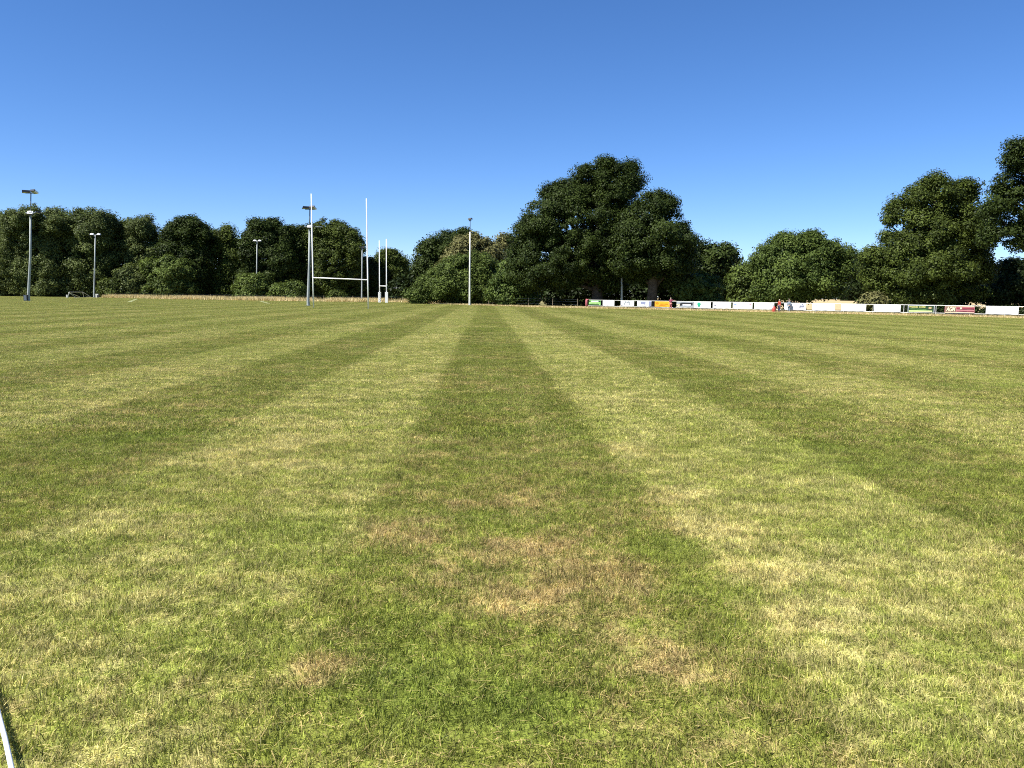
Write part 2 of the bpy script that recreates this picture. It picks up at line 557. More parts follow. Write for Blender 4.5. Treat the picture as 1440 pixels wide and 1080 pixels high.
for k, t in enumerate(tiles):
    oi = ng.nodes.new('GeometryNodeObjectInfo')
    oi.inputs['Object'].default_value = t
    cp = ng.nodes.new('FunctionNodeCompare')
    cp.data_type = 'INT'; cp.operation = 'EQUAL'
    ints = [s for s in cp.inputs if s.enabled]
    ng.links.new(named('tile', 'INT'), ints[0])
    ints[1].default_value = k
    io = ng.nodes.new('GeometryNodeInstanceOnPoints')
    ng.links.new(gi.outputs[0], io.inputs['Points'])
    ng.links.new(cp.outputs[0], io.inputs['Selection'])
    ng.links.new(oi.outputs['Geometry'], io.inputs['Instance'])
    ng.links.new(named('rot', 'FLOAT_VECTOR'), io.inputs['Rotation'])
    ng.links.new(named('scl', 'FLOAT_VECTOR'), io.inputs['Scale'])
    ng.links.new(io.outputs[0], jn.inputs[0])
ng.links.new(jn.outputs[0], gout.inputs[0])
md = go.modifiers.new('scatter', 'NODES')
md.node_group = ng

# dry uncut grass along the far edge and the fence foot (stuff)
def dry_blades(name, label, P, h, w, seed):
    rg = np.random.default_rng(seed)
    n = len(P)
    hh = h * rg.uniform(0.35, 1.15, n)
    a = rg.random(n) * 6.283
    L = hh * rg.uniform(.1, .6, n)
    t = rg.random(n) * 6.283
    ww = w * rg.uniform(.6, 1.3, n)
    ux, uy = np.cos(t) * ww / 2, np.sin(t) * ww / 2
    z = terrain(P[:, 0], P[:, 1]) - 0.02
    V = np.zeros((n, 3, 3), np.float32)
    V[:, 0] = np.stack([P[:, 0] - ux, P[:, 1] - uy, z], 1)
    V[:, 1] = np.stack([P[:, 0] + ux, P[:, 1] + uy, z], 1)
    V[:, 2] = np.stack([P[:, 0] + np.cos(a) * L, P[:, 1] + np.sin(a) * L, z + hh], 1)
    F = np.arange(n * 3).reshape(-1, 3)
    o = link(name, np_mesh(name, V.reshape(-1, 3), F, F_DRY, {'tint': np.repeat(rg.random(n), 3)}))
    return tag(o, label, kind='stuff')


def edge_band(edge, n, depth, rg):
    P = [ground(*e) for e in edge]
    seg = np.array([(P[i + 1] - P[i]).length for i in range(len(P) - 1)])
    idx = rg.choice(len(seg), n, p=seg / seg.sum())
    t = rg.random(n)
    A = np.array([[p.x, p.y] for p in P])
    q = A[idx] * (1 - t[:, None]) + A[idx + 1] * t[:, None]
    q[:, 1] += rg.random(n) ** 1.3 * depth
    return q


rg = np.random.default_rng(8)
q = edge_band([(140, 418.6), (300, 421.8), (420, 423.8), (560, 425.2), (615, 427.0)], 42000, 16, rg)
ln = np.sin(q[:, 0] * .35) * .5 + np.sin(q[:, 0] * .93 + 2) * .35 + np.sin(q[:, 0] * 2.1) * .25
q = q[rg.random(len(q)) < np.clip(0.50 + 0.75 * ln, .05, 1)]
dry_blades('dry_grass', 'tall dry straw coloured grass in front of the far tree line', q, 0.85, 0.12, 1)
nF = 26000
t = rg.random(nF) * ((FENCE1 - FENCE0).length + 12) - 2
off = np.abs(rg.normal(0, .5, nF)) * np.where(rg.random(nF) < .65, 1, -1.6) + 0.25
q = np.stack([FENCE0.x + FD.x * t + FN.x * off, FENCE0.y + FD.y * t + FN.y * off], 1)
dry_blades('dry_grass', 'dry uncut grass growing along the foot of the rail fence', q, 0.30, 0.05, 2)
q = edge_band([(600, 427.5), (690, 430.0), (760, 432.2), (830, 433.8)], 5000, 5, rg)
dry_blades('dry_grass', 'thin dry grass at the lawn edge before the big oaks', q, 0.28, 0.08, 3)

# ------------------------------------------------------------------ trees
def crown_mesh(lobes, leaf, rc, cover, seed, m, keep=0.9, inner=0.4):
    rg = np.random.default_rng(seed)
    lb = np.array(lobes, float)           # cx cy cz rx ry rz
    C = []
    for i, l in enumerate(lb):
        rx, ry, rz = l[3:]
        p = 1.6
        area = 4 * math.pi * (((rx * ry) ** p + (rx * rz) ** p + (ry * rz) ** p) / 3) ** (1 / p)
        n = max(6, int(area / (rc * rc * 2.0)))
        ni = int(n * inner)
        dvec = rg.normal(size=(n + ni, 3)); dvec /= np.linalg.norm(dvec, axis=1)[:, None]
        f = np.concatenate([1 - np.abs(rg.normal(0, .13, n)) + .03 + (rg.random(n) < .2) * rg.uniform(.03, .22, n), rg.uniform(.3, .8, ni)])
        c = l[:3] + dvec * f[:, None] * l[3:]
        for j, o in enumerate(lb):
            if j == i: continue
            rr = np.linalg.norm((c - o[:3]) / o[3:], axis=1)
            ok = (rr > .72) | (rg.random(len(c)) < .25)
            c = c[ok]
        C.append(c)
    C = np.concatenate(C)
    C = C[rg.random(len(C)) < keep]
    C = C[C[:, 2] > 0.25]
    nc = len(C)
    r = rc * np.clip(rg.lognormal(-.05, .42, nc), .4, 2.0)
    la = 0.33 * leaf * leaf
    per = np.maximum(6, (1.12 * cover * math.pi * r * r / la)).astype(int)
    idx = np.repeat(np.arange(nc), per)
    n = len(idx)
    dv = rg.normal(size=(n, 3)); dv /= np.linalg.norm(dv, axis=1)[:, None]
    rad = r[idx] * rg.uniform(.35, 1.08, n)
    P = C[idx] + dv * rad[:, None] * np.array([1, 1, .72])
    cen = lb[:, :3].mean(0)
    out = C[idx] - cen; out /= np.linalg.norm(out, axis=1)[:, None] + 1e-6
    N = dv * .75 + out * .35 + np.array([0, 0, .55]) + rg.normal(0, .45, (n, 3))
    N /= np.linalg.norm(N, axis=1)[:, None]
    T = np.cross(N, rg.normal(size=(n, 3))); T /= np.linalg.norm(T, axis=1)[:, None] + 1e-9
    B = np.cross(N, T)
    L = (leaf * rg.uniform(.55, 1.4, n))[:, None]
    W = L * rg.uniform(.45, .85, n)[:, None]
    V = np.zeros((n, 4, 3))
    V[:, 0] = P - T * L * .5
    V[:, 1] = P + B * W * .5 + T * L * .08 - N * L * .08
    V[:, 2] = P + T * L * .5 - N * L * .12
    V[:, 3] = P - B * W * .5 + T * L * .08 - N * L * .08
    V[:, :, 2] = np.maximum(V[:, :, 2], 0.02)
    F = np.arange(n * 4).reshape(-1, 4)
    ct = rg.random(nc)
    tint = np.clip(.5 * ct[idx] + .5 * rg.random(n), 0, 1)
    return np_mesh('crown', V.reshape(-1, 3), F, m, {'tint': np.repeat(tint, 4)})


def trunk_mb(h, r, lobes, rd, n=9, fork=.35):
    mb = MB()
    top = Vector((rd.uniform(-.04, .04) * h, rd.uniform(-.04, .04) * h, h * .8))
    z = [-.3, 0.0, .06 * h, fork * h, .6 * h, .8 * h]
    rr = [r * 1.7, r * 1.45, r, r * .82, r * .45, r * .12]
    bend = [top * (max(q, 0) / (h * .8)) ** 1.4 for q in z]
    mb.tube([Vector((b_.x, b_.y, q)) for b_, q in zip(bend, z)], rr, n)
    for l in lobes:
        c = Vector(l[:3])
        z0 = rd.uniform(.22, .45) * h
        if c.z < z0 + .5: z0 = max(.6, c.z * .6)
        s = Vector((top.x * .3, top.y * .3, z0))
        e = s.lerp(c, .95)
        mid = s.lerp(e, .5) + Vector((rd.uniform(-.6, .6), rd.uniform(-.6, .6), rd.uniform(.1, .9)))
        mb.tube([s, mid, e], [r * .42, r * .27, r * .05], 6)
        for _ in range(2):
            e2 = mid + Vector((rd.uniform(-1, 1) * l[3] * .8, rd.uniform(-1, 1) * l[4] * .8, rd.uniform(.2, .9) * l[5]))
            mb.tube([mid, mid.lerp(e2, .5) + Vector((0, 0, .3)), e2], [r * .2, r * .12, r * .03], 5)
    return mb


SEED = [100]


def tree(name, label, cat, m, Y, lobes_px, leaf, rc, trunk_r, group=None, px0=None, cover=1.25, keep=.9, inner=.4, ky=0.9, frac=7, shrink=.82):
    """lobes_px: (px, py, rx_px, ry_px, dy_m) outlines of the crown's masses as seen, at distance Y"""
    SEED[0] += 1
    rd = random.Random(SEED[0])
    if px0 is None: px0 = sum(l[0] for l in lobes_px) / len(lobes_px)
    b0 = at(px0, 415, Y)
    gz = float(terrain(np.array([b0.x]), np.array([Y]))[0])
    base = Vector((b0.x, Y, gz))
    k = Y / FPX
    lobes = []
    for l in lobes_px:
        c = at(l[0], l[1], Y)
        dy = l[4] if len(l) > 4 else rd.uniform(-.25, .25) * l[2] * k
        s = (Y + dy) / Y
        rx, rz = l[2] * k * s, l[3] * k * s
        lobes.append((c.x * s - base.x, dy, HEYE + (c.z - HEYE) * s - gz, rx, min(rx, rz * 1.3) * ky + .1 * rx, rz))
    big = list(lobes)
    lobes = []
    for l in big:
        lobes.append((l[0], l[1], l[2], l[3] * shrink, l[4] * shrink, l[5] * shrink))
        if min(l[3], l[5]) < rc * .9: continue
        for _ in range(frac):
            u = Vector((rd.gauss(0, 1), rd.gauss(0, .9), rd.gauss(.25, .9))).normalized()
            q = rd.uniform(.62, .88)
            g = rd.uniform(.22, .40)
            lobes.append((l[0] + u.x * l[3] * q, l[1] + u.y * l[4] * q, max(l[2] + u.z * l[5] * q, .6), l[3] * g * rd.uniform(.9, 1.4), l[4] * g * 1.2, l[5] * g))
    t = thing(name, label, cat, base, 0, group)
    h = max(l[2] + l[5] for l in lobes)
    if trunk_r:
        trunk_mb(h, trunk_r, big, rd).build('trunk', BARK, t, smooth=True)
    link('crown', crown_mesh(lobes, leaf, rc, cover, SEED[0], m, keep, inner), t)
    return t


def auto_lobes(px, hw, top, bot, n, seed, low=True):
    """an uneven crown filling the box px±hw, top..bot"""
    rd = random.Random(seed)
    H = bot - top
    cz = (top + bot) / 2
    L = [(px, cz + H * .02, hw * .80, H * .42, 0)]
    for i in range(n):
        a = math.pi * (i + .5) / n + rd.uniform(-.2, .2)        # arc over the top, right to left
        r = rd.uniform(.24, .42)
        ca, sa = math.cos(a), math.sin(a)
        q = max(abs(ca), abs(sa)) ** -.55                       # squarish outline
        cx = px + ca * q * hw * (1 - r * .9) * rd.uniform(.86, 1.06)
        cy = cz - sa * q * H * .5 * (1 - r * .75) * rd.uniform(.84, 1.0)
        cy = max(cy, top + H * r * .5)
        L.append((cx, cy, hw * r * rd.uniform(.95, 1.3), H * r * .55 * rd.uniform(.85, 1.15), rd.uniform(-.5, .5) * hw * .16))
    if low:
        for s in (-1, -.3, .4, 1):
            L.append((px + s * hw * .6, bot - H * .20, hw * .48, H * .24, rd.uniform(-.4, .4) * hw * .16))
    return L


LG = 'trees in the line along the far side of the pitch'
line = [  # name, label, material, px, hw, top, bot, Y
    ('ash_tree', 'broad tree at the left end of the far line, cut off by the picture edge', F_ASH, -12, 46, 300, 418, 200),
    ('ash_tree', 'broad olive green tree directly behind the tallest floodlight mast', F_ASH, 46, 38, 296, 418, 197),
    ('deciduous_tree', 'dark tree right of the tallest floodlight, behind the small goal frame', F_ASHD, 92, 32, 304, 419, 200),
    ('deciduous_tree', 'dense dark green tree directly behind the mast with two white lamps near the goal frame', F_ASHD, 134, 34, 303, 419, 198),
    ('deciduous_tree', 'dark tree filling the line between the white-lamp mast and the feathery ash', F_MID, 166, 26, 313, 420, 203),
    ('ash_tree', 'feathery pale green ash with sky showing through its top', F_ASH, 198, 28, 308, 420, 199),
    ('oak_tree', 'tall dark oak rising above its neighbours behind the rounded light bush', F_OAK, 260, 33, 306, 421, 198),
    ('deciduous_tree', 'lower round-topped dark tree just right of the tall dark oak', F_MID, 308, 28, 325, 422, 201),
    ('deciduous_tree', 'lowest dark tree filling the dip left of the two-lamp mast', F_OAK, 338, 22, 340, 422, 204),
    ('oak_tree', 'wide dark tree behind the thin mast with two white lamps', F_OAK, 376, 36, 314, 423, 198),
    ('oak_tree', 'dark tree with sky gaps behind the mast beside the near goalposts', F_OAK, 420, 28, 321, 424, 202),
    ('deciduous_tree', 'round-topped dense tree framed between the near rugby uprights', F_MID, 472, 38, 318, 424, 199),
    ('deciduous_tree', 'low dark tree just right of the near rugby posts', F_DARK, 521, 20, 366, 424, 206),
    ('deciduous_tree', 'small pointed tree behind the padded far goalposts', F_MID, 550, 20, 355, 424, 208),
]
for i, (nm, lab, m_, px, hw, top, bot, Y) in enumerate(line):
    thin = nm == 'ash_tree'
    tree(nm, lab, 'tree', m_, Y, auto_lobes(px, hw * (1.18 if i < 5 else 1.04), top - 2, bot, 8, 40 + i), .41 if not thin else .36, 1.15 if not thin else 1.0, .38, LG, px, cover=1.3 if not thin else 1.15, keep=.9 if not thin else .82)

BG = 'bushes in front of the far tree line'
for i, (lab, m_, px, hw, top, bot, Y) in enumerate([
    ('rounded light green bush in front of the tall dark oak', F_BUSH, 236, 34, 361, 420, 190),
    ('small scrubby bush between the feathery ash and the rounded light bush', F_ASH, 186, 20, 374, 420, 192),
    ('low bush at the foot of the mast near the goal frame', F_MID, 158, 16, 395, 419, 191),
    ('small bush right behind the thin mast with two white lamps', F_BUSH, 352, 18, 388, 423, 188),
    ('bright green low bush left of the near goalposts', F_BUSH, 405, 22, 397, 423.5, 186),
    ('tiny bush standing in the dry grass between the near uprights', F_MID, 473, 9, 411, 424, 180),
    ('low grey-green bush below the gap right of the far goalposts', F_ASH, 572, 14, 406, 425.5, 178),
]):
    tree('bush', lab, 'bush', m_, Y, auto_lobes(px, hw, top, bot, 5, 300 + i), .42, .85, .08, BG, px, cover=1.4)

# middle group
tree('oak_tree', 'dark oak at the left of the middle group, beside the sky gap', 'tree', F_OAK, 168, [(606, 372, 22, 26), (618, 360, 26, 24), (598, 392, 15, 20), (612, 400, 30, 22), (604, 352, 13, 10), (630, 385, 26, 28)], .38, 1.05, .45, None, 608)
tree('oak_tree', 'dark oak top rising behind the olive feathery tree', 'tree', F_OAK, 176, [(640, 345, 22, 20), (650, 336, 18, 14), (630, 355, 20, 22), (645, 385, 40, 30), (662, 345, 18, 16)], .38, 1.05, .45, None, 642)
tree('willow_tree', 'olive brown feathery tree behind the big light bush and white mast', 'tree', F_OLIVE, 160, [(655, 352, 26, 20), (675, 350, 22, 20), (640, 368, 24, 20), (690, 360, 20, 18), (665, 385, 44, 32), (668, 340, 14, 10)], .4, .9, .3, None, 663, cover=1.05, keep=.8)
tree('willow_tree', 'thin pale feathery tree against the left edge of the giant oak', 'tree', F_OLIVE, 165, [(706, 352, 18, 18), (712, 340, 10, 11), (700, 372, 22, 22), (708, 395, 26, 24)], .4, .9, .25, None, 706, cover=.9, keep=.75)
tree('bush', 'very large rounded light green bush behind the white mast', 'bush', F_BUSH, 140, [(655, 392, 40, 30), (628, 400, 32, 26), (672, 380, 32, 24), (605, 408, 24, 18), (645, 374, 22, 16), (690, 400, 24, 26), (590, 416, 14, 10), (668, 412, 40, 16), (630, 416, 34, 12)], .27, .75, .12, None, 650, cover=1.4)
tree('bush', 'bush with paler leaves between the big light bush and the giant oak', 'bush', F_FIELD, 128, [(722, 395, 20, 26), (710, 405, 20, 22), (735, 405, 18, 22), (718, 376, 12, 12), (725, 418, 28, 14)], .36, .8, .1, None, 722, cover=1.3)

# the giant oaks
tree('oak_tree', 'giant dark oak, the tallest tree in the middle of the picture', 'tree', F_OAK, 124,
     [(862, 252, 30, 25, 0), (838, 262, 36, 28, 1), (796, 288, 34, 26, 0), (768, 314, 36, 32, -1), (742, 345, 22, 30, 0), (866, 286, 34, 32, -1), (815, 318, 60, 46, 0),
      (800, 360, 64, 36, -2), (752, 378, 32, 28, 0), (850, 360, 48, 44, 1), (775, 392, 40, 18, -1), (893, 262, 11, 24, 0), (880, 238, 14, 9, 0), (773, 271, 9, 8, 0), (812, 262, 15, 15, 0), (790, 268, 12, 10, 0), (822, 245, 10, 10, 0), (850, 233, 14, 8, 0),
      (733, 335, 11, 18, 0), (728, 362, 9, 14, 1), (830, 388, 30, 13, 3)],
     0.26, .92, .85, 'the two giant oaks', 840, keep=.78, frac=3, shrink=.92)
tree('oak_tree', 'second giant oak, lower and wider, right of the tallest oak', 'tree', F_OAK, 119,
     [(918, 294, 24, 26, 0), (903, 322, 32, 32, -1), (944, 320, 23, 22, 0), (920, 345, 50, 38, -1), (955, 345, 19, 20, 0), (885, 355, 34, 34, 0), (935, 375, 38, 28, 0),
      (961, 322, 11, 7, 0), (962, 358, 9, 9, 0), (916, 275, 12, 8, 0), (938, 290, 11, 11, 0), (948, 383, 16, 22, 0), (895, 384, 30, 14, 1), (940, 394, 26, 13, 2)],
     0.26, .92, .75, 'the two giant oaks', 917, keep=.78, frac=3, shrink=.92)
RG = 'trees behind the rail fence'
tree('deciduous_tree', 'dark round tree just right of the second giant oak', 'tree', F_OAK, 140, auto_lobes(1000, 36, 346, 432, 7, 77) + [(1012, 358, 14, 10)], .46, 1.1, .4, RG, 1002)
tree('bush', 'leafy bush behind the black and white banner by the second giant oak', 'bush', F_FIELD, 122, auto_lobes(978, 32, 388, 433, 6, 78), .38, .8, .1, None, 978, cover=1.35)
tree('bush', 'pointed olive green bush left of the sunlit medium tree', 'bush', F_BUSH, 130, auto_lobes(1052, 24, 374, 434, 6, 79), .4, .85, .12, None, 1052, cover=1.35)
tree('field_maple_tree', 'medium sunlit bright green tree standing alone behind the white banners', 'tree', F_FIELD, 116,
     [(1130, 352, 34, 22, 0), (1100, 356, 28, 22, 0), (1165, 360, 28, 20, 0), (1085, 378, 24, 22, 0), (1130, 385, 56, 34, -1), (1175, 385, 22, 28, 0), (1105, 412, 34, 20, -1), (1142, 408, 32, 13, -1),
      (1140, 338, 14, 9, 0), (1103, 340, 10, 9, 0), (1192, 356, 7, 9, 0), (1170, 345, 9, 8, 0), (1068, 372, 9, 9, 0), (1078, 400, 16, 26, 0)], .27, .9, .4, RG, 1130, cover=1.3)
tree('deciduous_tree', 'far dark tree across the stubble field beside the sunlit medium tree', 'tree', F_DARK, 330, auto_lobes(1203, 26, 362, 424, 6, 80), .95, 1.9, .4, RG, 1203)
tree('deciduous_tree', 'far dark tree behind the right oak, across the stubble field', 'tree', F_DARK, 340, auto_lobes(1250, 34, 368, 424, 6, 81), .95, 1.9, .4, RG, 1250)
tree('deciduous_tree', 'far dark tree across the stubble field, seen under the rightmost branches', 'tree', F_DARK, 345, auto_lobes(1392, 40, 376, 424, 6, 82), .95, 1.9, .4, RG, 1392)
tree('oak_tree', 'large spreading oak behind the white banners on the right side', 'tree', F_MID, 104,
     [(1320, 272, 36, 24, 0), (1285, 288, 36, 22, 0), (1265, 300, 26, 15, 0), (1350, 290, 32, 28, -1), (1300, 325, 40, 26, -1), (1340, 345, 46, 40, 0), (1270, 350, 38, 26, 0), (1250, 372, 28, 30, 0),
      (1300, 380, 50, 40, -1), (1360, 385, 36, 34, 0), (1375, 320, 28, 32, 0), (1245, 310, 16, 6, 0), (1322, 254, 14, 8, 0), (1362, 268, 14, 12, 0), (1256, 335, 14, 12, 0), (1225, 358, 12, 12, 0), (1232, 392, 22, 26, 0),
      (1290, 412, 46, 18, -1), (1345, 412, 40, 18, 1), (1380, 368, 14, 12, 0)],
     .25, .88, .6, 'the two oaks at the right', 1310, keep=.70, cover=1.25, frac=4)
tree('oak_tree', 'tallest right-hand tree, cut off by the right edge of the picture', 'tree', F_OAK, 94,
     [(1450, 215, 34, 22, 0), (1440, 255, 40, 22, 0), (1410, 272, 20, 14, 0), (1430, 300, 42, 26, 0), (1465, 285, 50, 44, 0), (1400, 298, 24, 16, 0), (1418, 330, 28, 15, 0), (1462, 332, 40, 18, 0), (1432, 208, 10, 9, 0), (1425, 226, 9, 10, 0),
      (1398, 338, 12, 12, 0), (1440, 352, 16, 8, 0), (1490, 240, 40, 50, 0)],
     .24, .8, .6, 'the two oaks at the right', 1475, keep=.60, cover=1.15, inner=.22, frac=3)
tree('deciduous_tree', 'low dark tree in the lower right corner under the overhanging branches', 'tree', F_DARK, 108, [(1424, 398, 26, 24, 0), (1405, 412, 24, 18, 0), (1450, 402, 30, 26, 0), (1428, 378, 11, 10, 0), (1480, 400, 26, 30, 0)], .38, .95, .25, RG, 1430)
tree('bush', 'small yellowish bush at the field corner left of the spreading oak', 'bush', F_OLIVE, 98, [(1226, 421, 10, 9, 0), (1234, 428, 9, 10, 0), (1219, 417, 5, 4, 0)], .3, .5, .05, None, 1227)

# hedges closing the lines behind
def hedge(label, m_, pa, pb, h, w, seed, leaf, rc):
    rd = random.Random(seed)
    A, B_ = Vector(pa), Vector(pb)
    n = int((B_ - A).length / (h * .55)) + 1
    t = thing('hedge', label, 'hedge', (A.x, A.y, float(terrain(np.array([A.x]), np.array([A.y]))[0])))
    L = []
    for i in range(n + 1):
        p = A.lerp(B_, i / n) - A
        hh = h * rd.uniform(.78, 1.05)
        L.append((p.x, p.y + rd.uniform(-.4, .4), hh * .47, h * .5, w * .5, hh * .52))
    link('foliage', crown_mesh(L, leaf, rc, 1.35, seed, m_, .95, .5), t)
    return t


def gp(px, Y):
    p = at(px, 415, Y)
    return (p.x, Y, 0)


def fence_pt0(px, off):
    d = ray(px, 430)
    u = (d.x * FENCE0.y - d.y * FENCE0.x) / (d.y * FD.x - d.x * FD.y)
    return FENCE0 + FD * u + FN * off


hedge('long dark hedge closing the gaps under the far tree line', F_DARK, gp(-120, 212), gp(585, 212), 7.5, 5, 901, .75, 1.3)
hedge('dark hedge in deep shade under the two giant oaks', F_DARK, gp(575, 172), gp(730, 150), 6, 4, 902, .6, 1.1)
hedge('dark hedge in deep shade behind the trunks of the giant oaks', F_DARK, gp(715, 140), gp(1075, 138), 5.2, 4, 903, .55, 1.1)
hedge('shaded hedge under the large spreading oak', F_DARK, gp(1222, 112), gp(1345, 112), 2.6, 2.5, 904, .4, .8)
hedge('low dark undergrowth added to stand for shade behind the rightmost banners', F_DARK, tuple(fence_pt0(1262, -2.2)), tuple(fence_pt0(1520, -2.2)), 1.15, 1.1, 906, .2, .4)  # dark foliage added where the ground is only shaded
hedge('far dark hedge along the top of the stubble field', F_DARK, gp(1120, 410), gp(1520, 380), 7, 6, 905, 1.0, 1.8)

# ------------------------------------------------------------------ floodlight masts
def flood_head(name, t, c, yaw, m_, s=1.0, tilt=-.25):
    rot = (Matrix.Rotation(yaw, 3, 'Z') @ Matrix.Rotation(tilt, 3, 'X'))
    h = MB()
    h.box(c, (1.0 * s, .62 * s, .22 * s), rot, .86)
    h.box(Vector(c) + rot @ Vector((0, .1 * s, .16 * s)), (.45 * s, .3 * s, .1 * s), rot)
    o = h.build(name, m_, t)
    g = MB().box(Vector(c) + rot @ Vector((0, -.02, -.118 * s)), (.86 * s, .5 * s, .014), rot)
    g.build('lens', GLASS, o)
    v = MB().box(Vector(c) + rot @ Vector((0, -.36 * s, -.02 * s)), (1.0 * s, .1 * s, .3 * s), rot)
    v.build('visor', DARK, o)
    return o


FG = 'floodlight masts around the pitch'


def mast(label, base_px, top_py, r, style):
    b = ground(*base_px)
    top = at(base_px[0] + style.get('lean', 0), top_py, b.y)
    H = top.z
    lx = top.x - b.x
    t = thing('floodlight_mast', label, 'floodlight', b, 0, FG)
    z1 = style.get('step', 1.0) * H
    MB().tube([(0, 0, -.2), (0, 0, .02), (0, 0, .9), (lx * .5, 0, z1 * .5), (lx * z1 / H, 0, z1)], [r * 1.25, r * 1.2, r * 1.12, r * .9, r * .68], 12).build('pole', style.get('mat', GALV), t, True)
    MB().box((0, 0, .03), (r * 4, r * 4, .05)).build('base_plate', GALVD, t)
    if z1 < H - .1:
        MB().tube([(lx * z1 / H, 0, z1 - .05), (lx, 0, H)], r * .42, 10).build('upper_pole', GALVD, t, True)
    aw = style.get('arm', 1.2)
    MB().tube([(lx - aw, 0, H - .12), (lx + aw, 0, H - .12)], .05, 8).build('crossarm', GALVD, t)
    for (ox, dz, yaw, m_, s, tilt) in style['heads']:
        flood_head('lamp_head', t, (lx + ox, -.05, H + dz), yaw, m_, s, tilt)
    if 'low' in style:
        MB().tube([(lx * z1 / H - .7, 0, z1 - .1), (lx * z1 / H + 1.6, 0, z1 - .1)], .05, 8).build('crossarm', GALVD, t)
        for (ox, dz, yaw, m_, s, tilt) in style['low']:
            flood_head('lamp_head', t, (lx * z1 / H + ox, -.15, z1 + dz), yaw, m_, s, tilt)
    return t


mast('tallest two-tier floodlight mast standing at the far left of the pitch', (40.5, 423.2), 270.5, .17,
     dict(step=.82, lean=3.0, arm=.75, heads=[(-.62, .05, .5, DARK, 1.0, -.2), (.55, .05, -.5, LAMPW, 1.0, -.55)], low=[(0, -.1, .2, LAMPW, .8, .9), (1.1, -.05, -.9, DARK, .75, -.2)]))
mast('two-tier floodlight mast close behind the left upright of the near goalposts', (433.5, 430.0), 293, .16,
     dict(step=.82, lean=2.3, arm=.6, heads=[(-.52, .05, .5, DARK, .82, -.2), (.42, .05, -.5, LAMPW, .82, -.55)], low=[(.05, -.1, .1, LAMPW, .65, .8), (.5, -.05, -.9, DARK, .5, -.2)]))
mast('mast with two white lamps beside the small goal frame, before dark trees', (132.5, 418.2), 330, .17,
     dict(lean=1.5, arm=.95, heads=[(-.75, .05, .1, LAMPW, .85, .6), (.75, .05, -.1, LAMPW, .85, .6)]))
mast('mast with two white lamps rising from the dry grass, left of the near goalposts', (360.5, 421.0), 339, .15,
     dict(lean=1.0, arm=.8, heads=[(-.5, .05, .1, LAMPW, .75, .6), (.55, .05, -.1, LAMPW, .75, .6)]))
mast('slender white mast with one dark lamp in front of the big light bush', (660.5, 429.4), 309, .15,
     dict(mat=CREAM, lean=.6, step=.86, arm=.2, heads=[(-.02, .1, 1.35, DARK, .75, -.3)]))
mast('grey mast with a dark top just left of the right near upright', (508.8, 423.6), 348, .15,
     dict(lean=0.5, arm=.3, heads=[(-.3, .05, .4, DARK, .6, -.2), (.3, .05, -.4, DARK, .6, -.2)]))
mast('grey mast rising behind the banners in front of the giant oaks', (874.3, 433.0), 368, .15,
     dict(lean=0, arm=.2, heads=[(0, .1, 1.2, DARK, .5, -.2)]))

cab = thing('control_cabinet', 'dark electrical cabinet at the foot of the tallest floodlight mast', 'cabinet', ground(37.2, 423.2))
MB().box((-.06, 0, .42), (.48, .34, .84)).build('body', DARK, cab)
MB().box((-.06, -.178, .43), (.38, .014, .70)).build('door', GALVD, cab)
cab = thing('control_cabinet', 'small pale cabinet right of the mast by the goal frame', 'cabinet', ground(136.8, 418.4))
MB().box((0, 0, .4), (.55, .4, .8)).build('body', CREAM, cab)
MB().box((.3, -.1, .3), (.5, .3, .5)).build('plinth', DARK, cab)

# ------------------------------------------------------------------ rugby posts
def rugby_posts(label, bl, br, tops, bar_py, r, pads):
    a, c = ground(*bl), ground(*br)
    t = thing('rugby_posts', label, 'goalposts', (a + c) / 2)
    o = Vector(t.location)
    bars = []
    for p, tp, tx, by in ((a, tops[0][1], tops[0][0], bar_py[0]), (c, tops[1][1], tops[1][0], bar_py[1])):
        q = at(tx, tp, p.y)
        l0 = p - o
        l1 = q - o
        MB().tube([l0 + Vector((0, 0, -.1)), l0.lerp(l1, .3), l1], [r, r, r * .62], 12).build('upright', WHITE, t, True)
        bz = at(bl[0], by, p.y).z
        f = bz / l1.z
        bars.append(l0.lerp(l1, f))
    MB().tube(bars, r * .8, 10).build('crossbar', WHITE, t, True)
    if pads:
        for k, p in enumerate((a, c)):
            l0 = p - o
            pd = MB()
            pd.box(l0 + Vector((0, 0, .98)), (.5, .5, 1.9))
            pb = pd.build('post_pad', WHITE, t)
            if k == 0:
                ck = MB()
                for i in range(9):
                    for j in range(2):
                        if (i + j) % 2 == 0:
                            ck.box(l0 + Vector((.08 + j * .13, -.253, .2 + i * .2)), (.12, .01, .18))
                ck.build('check_pattern', GALVD, pb)
    return t


rugby_posts('tall white near rugby posts without padding, nearest the camera', (441, 433), (518, 434.9), ((437.6, 272.3), (515.2, 279.2)), (390.4, 392.6), .075, False)
rugby_posts('farther white rugby posts with white padding round their feet', (534, 425.4), (543.7, 425.9), ((533.3, 338), (543.2, 336)), (402.1, 402.3), .1, True)

